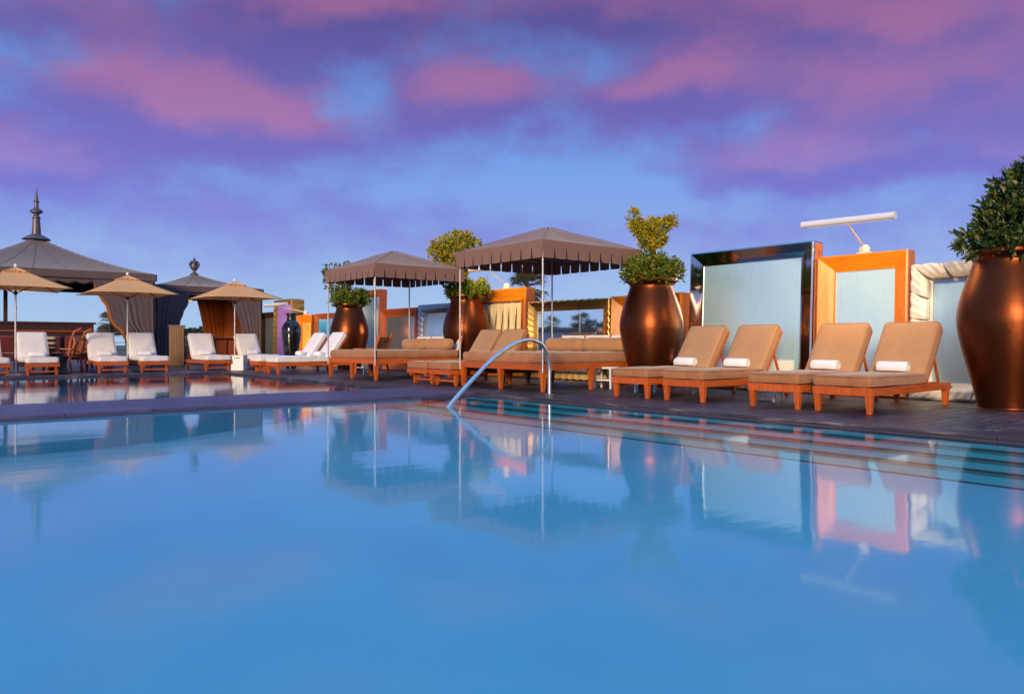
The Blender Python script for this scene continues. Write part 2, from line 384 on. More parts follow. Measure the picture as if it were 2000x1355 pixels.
# ------------------------------------------------------------------ mesh helpers
class MB:
    def __init__(s): s.v = []; s.f = []
    def add(s, vs, fs):
        o = len(s.v); s.v += [tuple(p) for p in vs]; s.f += [tuple(i+o for i in f) for f in fs]; return s
    def box(s, x0, x1, y0, y1, z0, z1):
        return s.add([(x0,y0,z0),(x1,y0,z0),(x1,y1,z0),(x0,y1,z0),(x0,y0,z1),(x1,y0,z1),(x1,y1,z1),(x0,y1,z1)],
                     [(0,3,2,1),(4,5,6,7),(0,1,5,4),(1,2,6,5),(2,3,7,6),(3,0,4,7)])
    def hexa(s, bot, top):   # two quads (counter-clockwise from above)
        return s.add(list(bot)+list(top), [(0,3,2,1),(4,5,6,7),(0,1,5,4),(1,2,6,5),(2,3,7,6),(3,0,4,7)])
    def taper(s, x, y, z0, z1, w0, w1, d0=None, d1=None):
        d0 = d0 or w0; d1 = d1 or w1
        q = lambda w, d, z: [(x-w/2,y-d/2,z),(x+w/2,y-d/2,z),(x+w/2,y+d/2,z),(x-w/2,y+d/2,z)]
        return s.hexa(q(w0, d0, z0), q(w1, d1, z1))
    def bar(s, p0, p1, w, h, up=(0,0,1)):
        p0 = Vector(p0); p1 = Vector(p1); d = (p1-p0).normalized(); u = Vector(up)
        sd = d.cross(u)
        if sd.length < 1e-4: sd = d.cross(Vector((1,0,0)))
        sd.normalize(); u = sd.cross(d)
        q = lambda p: [p-sd*w/2-u*h/2, p+sd*w/2-u*h/2, p+sd*w/2+u*h/2, p-sd*w/2+u*h/2]
        return s.hexa(q(p0), q(p1))
    def tube(s, path, r, seg=12, cap=True):
        path = [Vector(p) for p in path]; n = len(path); rs = r if isinstance(r, (list, tuple)) else [r]*n
        rings = []; prev = None
        for i, p in enumerate(path):
            t = (path[min(i+1, n-1)]-path[max(i-1, 0)]).normalized()
            if prev is None:
                a = t.cross(Vector((0,0,1)))
                if a.length < 1e-3: a = t.cross(Vector((1,0,0)))
            else: a = prev - t*prev.dot(t)
            a.normalize(); bb = t.cross(a); prev = a
            rings.append([p+(a*math.cos(2*math.pi*k/seg)+bb*math.sin(2*math.pi*k/seg))*rs[i] for k in range(seg)])
        vs = [q for rg in rings for q in rg]; fs = []
        for i in range(n-1):
            for k in range(seg):
                k2 = (k+1) % seg; fs.append((i*seg+k, i*seg+k2, (i+1)*seg+k2, (i+1)*seg+k))
        if cap: fs += [tuple(range(seg))[::-1], tuple((n-1)*seg+k for k in range(seg))]
        return s.add(vs, fs)
    def lathe(s, prof, seg=40, c=(0,0)):
        vs = []; fs = []; n = len(prof)
        for r, z in prof:
            for k in range(seg):
                a = 2*math.pi*k/seg; vs.append((c[0]+r*math.cos(a), c[1]+r*math.sin(a), z))
        for i in range(n-1):
            for k in range(seg):
                k2 = (k+1) % seg; fs.append((i*seg+k, i*seg+k2, (i+1)*seg+k2, (i+1)*seg+k))
        fs += [tuple(range(seg))[::-1], tuple((n-1)*seg+k for k in range(seg))]
        return s.add(vs, fs)
    def grid(s, fn, nu, nv):
        vs = [fn(i/nu, j/nv) for j in range(nv+1) for i in range(nu+1)]
        fs = [(j*(nu+1)+i, j*(nu+1)+i+1, (j+1)*(nu+1)+i+1, (j+1)*(nu+1)+i) for j in range(nv) for i in range(nu)]
        return s.add(vs, fs)
    def rbox(s, cx, cy, cz, lx, ly, lz, r, n=(12,8,4), puff=0., wr=0., seed=0.):
        # rounded, slightly puffed cushion
        nx, ny, nz = n
        idx = {}; vs = []; fs = []
        def vert(i, j, k):
            key = (i, j, k)
            if key in idx: return idx[key]
            p = [(i/nx-.5)*lx, (j/ny-.5)*ly, (k/nz-.5)*lz]
            u, v_ = 2*i/nx-1, 2*j/ny-1
            # pull rows near the edges onto the fillet
            q = []
            for val, L, m_, c_ in ((p[0], lx, nx, i), (p[1], ly, ny, j), (p[2], lz, nz, k)):
                t = 2*c_/m_-1
                t = math.copysign(1-(1-abs(t))**1.7, t) if m_ > 3 else t
                q.append(t*L/2)
            rr = min(r, lz/2*.98)
            inner = Vector([max(-L/2+rr, min(L/2-rr, c_)) for c_, L in zip(q, (lx, ly, lz))])
            d = Vector(q)-inner
            pt = inner + (d.normalized()*rr if d.length > 1e-6 else d)
            g = (1-u**4)*(1-v_**4)
            pt.z += math.copysign(1, pt.z)*puff*g if abs(pt.z) > lz*.2 else 0
            if wr:
                nn = mnoise.noise(Vector((pt.x*5+seed, pt.y*5, pt.z*9)))
                n2 = mnoise.noise(Vector((pt.x*17+seed, pt.y*17, pt.z*6)))
                pt += Vector((pt.x/lx, pt.y/ly, pt.z/lz*2)).normalized()*(nn*wr+n2*wr*.45)
            idx[key] = len(vs); vs.append((cx+pt.x, cy+pt.y, cz+pt.z)); return idx[key]
        for i in range(nx):
            for j in range(ny):
                fs.append((vert(i,j,0), vert(i,j+1,0), vert(i+1,j+1,0), vert(i+1,j,0)))
                fs.append((vert(i,j,nz), vert(i+1,j,nz), vert(i+1,j+1,nz), vert(i,j+1,nz)))
        for i in range(nx):
            for k in range(nz):
                fs.append((vert(i,0,k), vert(i+1,0,k), vert(i+1,0,k+1), vert(i,0,k+1)))
                fs.append((vert(i,ny,k), vert(i,ny,k+1), vert(i+1,ny,k+1), vert(i+1,ny,k)))
        for j in range(ny):
            for k in range(nz):
                fs.append((vert(0,j,k), vert(0,j,k+1), vert(0,j+1,k+1), vert(0,j+1,k)))
                fs.append((vert(nx,j,k), vert(nx,j+1,k), vert(nx,j+1,k+1), vert(nx,j,k+1)))
        return s.add(vs, fs)
    def xf(s, mat, start=0):
        for i in range(start, len(s.v)): s.v[i] = tuple(mat @ Vector(s.v[i]))
        return s
    def build(s, name, mat, parent=None, loc=None, smooth=None, bevel=0., solid=0., subdiv=0):
        me = bpy.data.meshes.new(name); me.from_pydata(s.v, [], s.f)
        me.materials.append(MATS[mat])
        if smooth is not None:
            me.polygons.foreach_set('use_smooth', [True]*len(me.polygons))
            if smooth < 179: me.set_sharp_from_angle(angle=R(smooth))
        me.update()
        o = bpy.data.objects.new(name, me); COL.objects.link(o)
        if parent is not None: o.parent = parent
        if loc is not None: o.location = loc
        if solid:
            md = o.modifiers.new('solid', 'SOLIDIFY'); md.thickness = solid; md.offset = 0
        if bevel:
            md = o.modifiers.new('bevel', 'BEVEL'); md.width = bevel; md.segments = 2; md.limit_method = 'ANGLE'; md.angle_limit = R(40)
        if subdiv:
            md = o.modifiers.new('sub', 'SUBSURF'); md.levels = md.render_levels = subdiv
        return o

def tag(o, label, cat, group=None):
    o['label'] = label; o['category'] = cat
    if group: o['group'] = group
    return o
def struct(o): o['kind'] = 'structure'; return o
def thing(name, label, cat, loc=(0,0,0), rz=0., group=None):
    o = bpy.data.objects.new(name, None); COL.objects.link(o)
    o.location = loc; o.rotation_euler = (0, 0, rz); o.empty_display_size = .2
    return tag(o, label, cat, group)
def dup(root, loc, rz, label, group=None):
    def cp(o, par):
        c = o.copy(); COL.objects.link(c); c.parent = par
        for ch in list(o.children): cp(ch, c)
        return c
    r = cp(root, None); r.location = loc; r.rotation_euler = (0, 0, rz); r['label'] = label
    if group: r['group'] = group
    return r

C_, S_ = math.cos(HEAD), math.sin(HEAD)
def w2(X, Y):                       # camera right / forward metres -> scene x, y
    return (X*C_+Y*S_, -X*S_+Y*C_)
def g(px, py, z=0.0):               # point on a level at height z
    Y = (CAM_H-z)*1500/(py-668.0); return w2((px-1000)/1500*Y, Y)

# ------------------------------------------------------------------ setting: ground, deck, pools
struct(MB().add([(-3000,-3000,-11),(3000,-3000,-11),(3000,3000,-11),(-3000,3000,-11)], [(0,1,2,3)]).build('ground', 'terrain'))

PX, PY0, PY1 = 7.13, -2.6, 9.58          # near pool
QX, QY0, QY1 = 6.85, 11.40, 20.50        # far pool
LX = -4.0
WZ = -0.045
deck = struct(MB().box(PX-.004, 12.4, -5.0, 37, -.9, -.034).build('deck', 'deck_x'))
# boards of the right-hand deck run away from the pool, behind a border laid along its edge
bm_ = MB().box(0, 4.78, -.067, .067, -.034, 0)
first = None; k = 0
yb = -0.6
while yb < 20.4:
    if first is None:
        o = bm_.build('deck_board', 'deck_x', deck, bevel=.004); first = o
    else:
        o = first.copy(); COL.objects.link(o)
    o.location = (7.61, yb, random.uniform(-.0015, .0015)); yb += .1455; k += 1
ba = MB().box(-.0695, .0695, -1.19, 1.19, -.034, .0)
first = None
for r_ in range(3):
    yy = -1.2 + .8*r_
    while yy < 20.4:
        if first is None: o = ba.build('border_board', 'deck_y', deck, bevel=.004); first = o
        else: o = first.copy(); COL.objects.link(o)
        o.location = (7.215+.1455*r_, yy, random.uniform(-.001, .0015)); yy += 2.386
MB().box(7.13, 12.4, 20.4, 37, -.034, 0).build('far_boards', 'deck_x', deck)
MB().box(6.852, 7.142, 11.41, 20.4, -.9, -.001).build('pool_margin', 'deck_y', deck)

strip = struct(MB().box(LX, PX-.006, PY1+.004, QY0-.004, -.9, -.032).build('walkway', 'slate'))
pm = MB().box(-.446, .446, -.299, .299, -.032, 0)
first = None
for r_ in range(3):
    xx = -1.6 + .42*(r_ % 2)
    while xx < PX:
        L = .9
        if xx+.45 > PX: break
        if first is None: o = pm.build('paver', 'paver_slate', strip, bevel=.005); first = o
        else: o = first.copy(); COL.objects.link(o)
        o.location = (xx, PY1+.305+.604*r_, random.uniform(-.001, .0015)); xx += .9
    rest0 = xx-.45
    MB().box(rest0+.004, PX-.002, PY1+.006+.604*r_, PY1+.604+.604*r_, -.032, .0005).build('paver', 'paver_slate', strip, bevel=.005)
fd = struct(MB().box(LX-4, PX-.004, QY1+.002, 37, -.9, -.002).build('far_deck', 'deck_x'))
struct(MB().box(LX-4, LX-.002, -5, QY1-.002, -.9, 0).build('left_deck', 'deck_y'))
struct(MB().box(LX, PX-.006, -5, PY0, -.9, 0).build('near_deck', 'deck_y'))
MB().box(LX, PX-.006, QY1+.006, QY1+.40, -.002, .004).build('coping', 'paver_slate', fd)

# near pool basin, shelving steps along its right-hand edge
FD = -.42
nose = [(0.0, -.045), (.35, -.075), (.70, -.105), (1.08, -.135), (1.48, -.165)]
def floor_pt(u, v):        # shelves away from the last step, then falls gently towards the near end
    x = (PX-1.47)+(LX-(PX-1.47))*u; y = PY0+(PY1-PY0)*v
    k = min(1, ((PX-1.47)-x)/4.2); k = k*k*(3-2*k)
    return (x, y, -.168+(FD-.45*(1-v)+.168)*k)
basin = MB().grid(floor_pt, 40, 12)
basin.f = [f_[::-1] for f_ in basin.f]
basin.add([(LX, PY1, -1.3), (PX-1.0, PY1, -1.3), (PX-1.0, PY1, -.055), (LX, PY1, -.055)], [(0,1,2,3)])
basin.add([(LX, PY0, -1.3), (LX, PY1, -1.3), (LX, PY1, -.055), (LX, PY0, -.055)], [(0,1,2,3)])
basin.add([(LX, PY0, -1.3), (PX, PY0, -1.3), (PX, PY0, -.055), (LX, PY0, -.055)], [(3,2,1,0)])
pool = struct(basin.build('pool_basin', 'pool_plaster', smooth=30))
for i in range(4):
    w0, z0 = nose[i]; w1, _ = nose[i+1]; z = nose[i+1][1]
    MB().box(PX-w1, PX-w0, PY0+.002, PY1-.002, z-.03, z).build('step', 'step_tile', pool)
    MB().box(PX-w1-.006, PX-w1+.032, PY0+.004, PY1-.004, z-.007, z+.003).build('step_nosing', 'nose_tile', pool)
MB().box(PX-.012, PX-.0045, PY0+.004, PY1-.002, -.07, -.036).build('waterline_tile', 'slate', pool)
struct(MB().add([(LX, PY0, WZ), (PX-.003, PY0, WZ), (PX-.003, PY1+.002, WZ), (LX, PY1+.002, WZ)], [(0,1,2,3)]).build('pool_water', 'water'))
# far pool
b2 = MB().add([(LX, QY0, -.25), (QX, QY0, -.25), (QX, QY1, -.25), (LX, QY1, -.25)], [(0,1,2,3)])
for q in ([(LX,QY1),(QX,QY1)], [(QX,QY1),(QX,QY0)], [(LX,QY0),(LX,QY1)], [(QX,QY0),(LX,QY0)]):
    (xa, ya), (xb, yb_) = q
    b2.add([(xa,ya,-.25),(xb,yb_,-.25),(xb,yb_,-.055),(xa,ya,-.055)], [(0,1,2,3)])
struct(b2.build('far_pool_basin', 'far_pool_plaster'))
struct(MB().add([(LX, QY0, WZ), (QX, QY0, WZ), (QX, QY1, WZ), (LX, QY1, WZ)], [(0,1,2,3)]).build('far_pool_water', 'water'))

# ------------------------------------------------------------------ sun loungers
def make_lounger(name, cush, back, stretcher, label, group):
    t = thing(name, label, 'sun lounger', group=group)
    Lg, W = 2.06, .68
    fr = MB().box(.0, .035, -W/2, W/2, .195, .285)
    fr.build('end_rail', 'teak_v', t, bevel=.004)
    for sgn in (-1, 1):
        MB().box(.037, Lg, sgn*W/2-.0175-sgn*.0175, sgn*W/2+.0175-sgn*.0175, .197, .283).build('side_rail', 'teak', t, bevel=.004)
    MB().box(Lg-.035, Lg-.002, -W/2+.038, W/2-.038, .2, .28).build('end_rail', 'teak_v', t, bevel=.004)
    for x in ((.045, Lg-.05) if not stretcher else (.16, Lg-.2)):
        for sgn in (-1, 1):
            MB().taper(x, sgn*(W/2-.045), 0, .196, .050, .075).build('leg', 'teak_v', t, bevel=.004)
    if stretcher:
        MB().box(.145, .175, -W/2+.075, W/2-.075, .065, .1).build('stretcher', 'teak', t, bevel=.003)
        MB().box(.02, .30, -W/2+.06, -W/2+.09, .15, .197).build('bracket', 'teak', t)
        MB().box(.02, .30, W/2-.09, W/2-.06, .15, .197).build('bracket', 'teak', t)
    for i in range(9):
        MB().box(.06+i*.15, .06+i*.15+.11, -W/2+.038, W/2-.038, .262, .279).build('slat', 'teak_v', t)
    hinge = Vector((1.40, 0, .285)); ang = R(55)
    MB().rbox(.70, 0, .352, 1.43, W-.01, .125, .045, (26, 14, 5), .006, .012, random.uniform(0, 50)).build('seat_cushion', cush, t, smooth=180)
    def piping(cx, cz, lx, ly, r, M_, par):
        pts = []
        for qx, qy, a0 in ((1,1,0), (-1,1,90), (-1,-1,180), (1,-1,270)):
            for k in range(5):
                a = R(a0+k*22.5); pts.append((cx+qx*(lx/2-r)+r*math.cos(a), qy*(ly/2-r)+r*math.sin(a), cz))
        pts.append(pts[0])
        p_ = MB().tube(pts, .0065, 6, False)
        if M_ is not None: p_.xf(M_)
        p_.build('piping', cush, par, smooth=180)
    sc_ = [o_ for o_ in t.children if o_.name.startswith('seat_cushion')][0]
    piping(.70, .398, 1.425, W-.012, .05, None, sc_); piping(.70, .306, 1.425, W-.012, .05, None, sc_)
    M = Matrix.Translation(hinge) @ Matrix.Rotation(-ang, 4, 'Y')
    MB().rbox(.42, 0, .075, .82, W-.01, .115, .045, (14, 12, 5), .012, .006, random.uniform(0, 50)).xf(M).build('back_cushion', back, t, smooth=180)
    bc_ = [o_ for o_ in t.children if o_.name.startswith('back_cushion')][0]
    piping(.42, .117, .812, W-.014, .05, M, bc_); piping(.42, .033, .812, W-.014, .05, M, bc_)
    MB().box(.0, .80, -W/2+.02, -W/2+.055, -.032, .012).xf(M).build('back_rail', 'teak', t, bevel=.003)
    MB().box(.0, .80, W/2-.055, W/2-.02, -.032, .012).xf(M).build('back_rail', 'teak', t, bevel=.003)
    for i in range(5):
        MB().box(.05+i*.16, .05+i*.16+.09, -W/2+.057, W/2-.057, -.012, .006).xf(M).build('slat', 'teak_v', t)
    top = M @ Vector((.50, 0, -.03))
    for sgn in (-1, 1):
        MB().bar((top.x, sgn*.26, top.z), (top.x+.20, sgn*.26, .24), .025, .03).build('back_strut', 'teak', t)
    return t

G1 = 'tan cushioned sun loungers'
tan0 = make_lounger('sun_lounger', 'tan_cushion', 'tan_back', False, 'tan cushioned teak sun lounger nearest the giant pot at the right edge', G1)
tan0.location = (8.18, 4.25, 0)
tan_pos = [(8.18, 4.25)]
for (x, y), lab in (((8.18, 5.09), 'tan sun lounger in front of the orange wooden frame, second from the right edge'),
                    ((8.15, 6.40), 'tan sun lounger before the chrome framed panel, beside the gap with a white table'),
                    ((8.12, 7.30), 'tan sun lounger partly hiding the large bronze pot of yellow topiary')):
    dup(tan0, (x, y, 0), R(random.uniform(-1.6, 1.6)), lab); tan_pos.append((x, y))
tan1 = make_lounger('sun_lounger', 'tan_cushion', 'tan_back', True, 'tan sun lounger with leg stretcher directly left of the nearer canopied daybed', G1)
tan1.location = (7.75, 11.52, 0)
dup(tan1, (7.75, 12.28, 0), 0, 'tan sun lounger with leg stretcher nearer the farther canopied daybed')
G2 = 'white cushioned sun loungers'
wh0 = make_lounger('sun_lounger', 'white_cushion', 'white_cushion', False, 'white sun lounger seen from its side, in front of the farther daybed corner', G2)
wh0.location = (7.32, 18.15, 0)
wh1 = make_lounger('sun_lounger', 'white_cushion', 'white_cushion', True, 'white sun lounger seen from its side, just behind another beside the black vase', G2)
wh1.location = (7.35, 19.32, 0)
far_row = [(1.95, 20.95, 'white sun lounger cut off by the left edge of the picture'),
           (2.93, 20.95, 'white sun lounger standing right of the leftmost umbrella pole'),
           (4.48, 21.20, 'white sun lounger left of the middle umbrella pole'),
           (5.42, 21.00, 'white sun lounger right of the middle umbrella pole'),
           (7.08, 21.20, 'white sun lounger left of the white slotted box'),
           (8.55, 21.35, 'white sun lounger between the white slotted box and the black vase')]
for x, y, lab in far_row: dup(wh1, (x, y, 0), R(90+random.uniform(-2, 2)), lab)

# rolled towels
def towel_mesh(L=.35, r=.074):
    mb = MB(); turns = 2.6; th = .016; N = 60; pts = []
    for i in range(N+1):
        t = i/N; a = t*turns*2*math.pi; rr = .012 + (r-.012)*t
        pts.append((rr*math.cos(a), rr*math.sin(a), rr))
    outer = [(p[0]*(1+th*.45/p[2]), p[1]*(1+th*.45/p[2])) for p in pts]
    inner = [(p[0]*(1-th*.45/p[2]) if p[2] > th else p[0]*.4, p[1]*(1-th*.45/p[2]) if p[2] > th else p[1]*.4) for p in pts]
    ys = [-L/2, -L/2+.012, -L*.2, L*.2, L/2-.012, L/2]
    sh = [.90, 1, 1, 1, 1, .90]
    vs = []; fs = []
    loop = outer + inner[::-1]; n = len(loop)
    for y, s in zip(ys, sh):
        for p in loop:
            w = 1+.03*math.sin(y*40+p[0]*60); vs.append((p[0]*s*w, y, p[1]*s*w*.92))
    for j in range(len(ys)-1):
        for i in range(n):
            i2 = (i+1) % n; fs.append((j*n+i, (j+1)*n+i, (j+1)*n+i2, j*n+i2))
    for j in (0, len(ys)-1):
        for i in range(N):
            a, b_, c_, d_ = j*n+i, j*n+i+1, j*n+(n-2-i), j*n+(n-1-i)
            fs.append((a, b_, c_, d_) if j == 0 else (d_, c_, b_, a))
    return mb.add(vs, fs)
tw0 = towel_mesh().build('rolled_towel', 'towel', smooth=60)
def towel(x, y, rz, lab, z=.415+.066):
    global tw_used
    if not tw_used: o = tw0; tw_used = True
    else: o = tw0.copy(); COL.objects.link(o)
    o.location = (x, y, z); o.rotation_euler = (0, 0, rz)
    tag(o, lab, 'towel', 'rolled white towels on the loungers')
tw_used = False
towel(9.43, 4.25, R(3), 'rolled white towel on the tan lounger nearest the giant pot at right')
towel(9.43, 5.11, R(-2), 'rolled white towel on the tan lounger before the orange wooden frame')
towel(9.40, 6.42, R(4), 'rolled white towel on the tan lounger before the chrome framed panel')
towel(9.37, 7.30, R(-3), 'rolled white towel on the tan lounger hiding the topiary pot')
towel(8.98, 11.55, R(2), 'rolled white towel on the tan lounger left of the nearer daybed')
towel(8.55, 18.15, R(2), 'rolled white towel on the front side-on white lounger')
towel(8.58, 19.32, R(-2), 'rolled white towel on the rear side-on white lounger')
for (x, y, lab), nm in zip(far_row[1:], ('right of the leftmost umbrella pole', 'left of the middle umbrella pole', 'right of the middle umbrella pole', 'left of the white slotted box', 'right of the white slotted box')):
    towel(x+random.uniform(-.05, .05), y+1.22, R(90+random.uniform(-4, 4)), 'rolled white towel on the white lounger '+nm)

# ------------------------------------------------------------------ canopied daybeds
def make_daybed(label, loc, side, seed):
    t = thing('canopy_daybed', label, 'daybed', loc, group='canopied daybeds by the pool')
    S = side; RT = 2.10
    for x0, x1, y0, y1 in ((0, S, 0, .045), (0, S, S-.045, S), (0, .045, .047, S-.047), (S-.045, S, .047, S-.047)):
        MB().box(x0, x1, y0, y1, .335, .44).build('rail', 'teak', t, bevel=.004)
    for x, y in ((.04,.04), (.04,S/2), (.04,S-.04), (S/2,.04), (S-.04,.04), (S-.04,S-.04), (S-.04,S/2), (S/2,S-.04)):
        MB().taper(x, y, 0, .336, .052, .092).build('leg', 'teak_v', t, bevel=.004)
    MB().box(.05, S-.05, .05, S-.05, .40, .43).build('platform', 'teak', t)
    MB().rbox(S/2, S/2, .525, S-.02, S-.02, .165, .055, (30, 30, 6), .006, .012, seed).build('mattress', 'tan_cushion', t, smooth=180)
    for x, y in ((.02,.02), (.02,S-.02), (S-.02,.02), (S-.02,S-.02)):
        x += -.025 if x < 1 else .025; y += -.025 if y < 1 else .025
        p = MB().tube([(x, y, .30), (x, y, 2.36)], .0165, 12).build('pole', 'steel', t, smooth=40)
        MB().tube([(x, y, 1.23), (x, y, 1.29)], .021, 12).build('joint', 'steel', p, smooth=40)
    e = .045
    for p0, p1 in (((-e,-e),(S+e,-e)), ((S+e,-e),(S+e,S+e)), ((S+e,S+e),(-e,S+e)), ((-e,S+e),(-e,-e))):
        MB().tube([(*p0, 2.33), (*p1, 2.33)], .013, 8).build('top_bar', 'steel', t, smooth=40)
    # pyramid roof cloth, slightly sagging, hips a little proud
    o_ = .055; top = 2.80
    def roof(u, v):
        x = -o_+(S+2*o_)*u; y = -o_+(S+2*o_)*v
        d = max(abs(2*u-1), abs(2*v-1))
        z = 2.36+(top-2.36)*(1-d)
        edge = min(abs(2*u-1), abs(2*v-1))/max(d, 1e-3)
        z -= .045*math.sin(math.pi*d)*(1-edge**2)
        z += .010*mnoise.noise(Vector((x*1.6+seed, y*1.6, 0)))*math.sin(math.pi*d) + .006*mnoise.noise(Vector((x*5+seed, y*5, 3)))*math.sin(math.pi*d)
        return (x, y, z)
    MB().grid(roof, 32, 32).build('roof_cloth', 'canopy_cloth', t, smooth=28, solid=.006)
    for cx_, cy_ in ((0,0), (1,0), (1,1), (0,1)):
        pts = []
        for i in range(13):
            q = i/12*.97; u_ = cx_+(.5-cx_)*q; v_ = cy_+(.5-cy_)*q; pp = roof(u_, v_); pts.append((pp[0], pp[1], pp[2]+.006))
        MB().tube(pts, .0075, 6).build('hip_seam', 'canopy_cloth', t, smooth=60)
    # valance: one band, then a row of separate flaps divided by slits
    nf = 9
    for side_i in range(4):
        def pt(s, z, off):
            a = -o_-off; L = S+2*o_+2*off
            if side_i == 0: return (a, a+L*s, z)
            if side_i == 1: return (a+L*s, a, z)
            if side_i == 2: return (a+L, a+L*s, z)
            return (a+L*s, a+L, z)
        MB().grid(lambda u, v: pt(u, 2.365-.115*v, .003), nf*2, 1).build('valance_band', 'canopy_cloth', t, solid=.004)
        for k in range(nf):
            s0, s1 = k/nf+.004, (k+1)/nf-.004
            fl = random.uniform(-.006, .012)
            def flap(u, v, s0=s0, s1=s1, fl=fl):
                sv = s0+(s1-s0)*u + (.0035*v if u < .5 else -.0035*v)
                return pt(sv, 2.2505-.155*v-.006*math.sin(3.1*u)*v, .003+fl*.6*v*v+.004*v*math.sin(math.pi*u))
            MB().grid(flap, 6, 3).build('valance_flap', 'canopy_cloth', t, solid=.004)
    # tilted rack behind the bed, white panels between wooden dividers
    for k in range(4):
        yk = .12+k*(S-.24)/3
        MB().bar((S+.03, yk, .50), (S+.17, yk, .93), .035, .03).build('divider', 'teak_v', t)
        if k < 3:
            a0, a1 = yk+.02, yk+(S-.24)/3-.02
            MB().hexa([(S+.055,a0,.60),(S+.075,a0,.60),(S+.075,a1,.60),(S+.055,a1,.60)], [(S+.145,a0,.91),(S+.165,a0,.91),(S+.165,a1,.91),(S+.145,a1,.91)]).build('back_panel', 'white_paint', t, bevel=.004)
    return t
make_daybed('brown canopied daybed in front, between the curved handrail and the topiary pot', (7.95, 8.94, 0), 2.2, 3.)
make_daybed('brown canopied daybed farther back, left of the pair of tan loungers', (7.70, 13.75, 0), 2.1, 11.)
def bolster(x, y, z, L, lab, grp):
    mb = MB().rbox(0, 0, 0, .27, L, .25, .115, (8, 14, 8), .0, .010, random.uniform(0, 90))
    tag(mb.build('bolster', 'tan_back', None, (x, y, z), smooth=180), lab, 'bolster', grp)
for yy, lab in ((9.53, 'tan bolster on the front daybed, end beside the topiary pot'), (10.56, 'tan bolster on the front daybed, end away from the topiary pot')):
    bolster(9.97, yy, .735, 1.01, lab, 'bolsters on the daybeds')
for yy, lab in ((14.31, 'tan bolster on the farther daybed, end behind the bronze pot'), (15.28, 'tan bolster on the farther daybed, end showing its rounded tip')):
    bolster(9.62, yy, .735, .96, lab, 'bolsters on the daybeds')

# ------------------------------------------------------------------ giant pots with plants
POT_PROF = [(.0,.002),(.30,.0),(.315,.02),(.335,.12),(.385,.32),(.445,.55),(.50,.78),(.532,.96),(.537,1.06),(.525,1.18),(.49,1.33),(.445,1.47),(.405,1.58),(.378,1.66),(.366,1.71),(.366,1.735),(.385,1.765),(.418,1.79),(.43,1.80),(.438,1.815),(.438,1.848),(.43,1.86),(.40,1.862),(.39,1.85),(.36,1.78),(.0,1.78)]
def spline_prof(p, n=4):
    out = []
    for i in range(len(p)-1):
        p0 = p[max(i-1,0)]; p1 = p[i]; p2 = p[i+1]; p3 = p[min(i+2,len(p)-1)]
        for k in range(n):
            t = k/n
            c = [0.5*((2*p1[j])+(-p0[j]+p2[j])*t+(2*p0[j]-5*p1[j]+4*p2[j]-p3[j])*t*t+(-p0[j]+3*p1[j]-3*p2[j]+p3[j])*t**3) for j in (0,1)]
            out.append((max(c[0],.001), c[1]))
    return out+[(max(p[-1][0],.001), p[-1][1])]

def leaves_mesh(pts, dirs, L, W, cup=.25):
    """one pointed, folded leaf at each point: 6 vertices, 4 triangles-worth of faces"""
    n = len(pts); d = dirs/np.linalg.norm(dirs, axis=1, keepdims=True)
    rnd = np.random.normal(size=(n, 3)); s = np.cross(d, rnd); s /= np.linalg.norm(s, axis=1, keepdims=True)
    u = np.cross(s, d)
    Ls = (L*np.random.uniform(.65, 1.25, n))[:, None]; Ws = (W*np.random.uniform(.75, 1.2, n))[:, None]
    base = pts; mid = pts+d*Ls*.5; tip = pts+d*Ls-u*Ls*.12
    l = mid+s*Ws*.5+u*Ws*cup; r = mid-s*Ws*.5+u*Ws*cup
    V = np.stack([base, r, tip, l, mid], 1).reshape(-1, 3)
    f = np.array([[0,1,4],[1,2,4],[0,4,3],[4,2,3]])
    F = (f[None]+(np.arange(n)*5)[:, None, None]).reshape(-1, 3)
    return V, F
def mesh_np(name, V, F, mat, parent):
    me = bpy.data.meshes.new(name); me.from_pydata(V.tolist(), [], F.tolist()); me.materials.append(MATS[mat]); me.update()
    o = bpy.data.objects.new(name, me); COL.objects.link(o)
    if parent: o.parent = parent
    return o
def clump_points(blobs, n, per=7):
    """leaf rosettes spread through ellipsoid blobs, denser at the surface"""
    P = []; D = []
    wts = np.array([b[3]*b[4]*b[5] for b in blobs])**.67; wts /= wts.sum()
    for b, w in zip(blobs, wts):
        m_ = max(3, int(n*w/per)); c = np.array(b[:3]); r = np.array(b[3:6])
        v = np.random.normal(size=(m_, 3)); v /= np.linalg.norm(v, axis=1, keepdims=True)
        rad = np.random.uniform(.25, 1.0, m_)**.45*np.random.uniform(.85, 1.15, m_)
        cen = c+v*rad[:, None]*r
        out = v*r; out /= np.linalg.norm(out, axis=1, keepdims=True); out[:, 2] += .35
        for q, o_ in zip(cen, out):
            k = np.random.randint(per-2, per+3)
            dd = o_+np.random.normal(size=(k, 3))*.75
            P.append(q+np.random.normal(size=(k, 3))*.018); D.append(dd)
    return np.concatenate(P), np.concatenate(D)

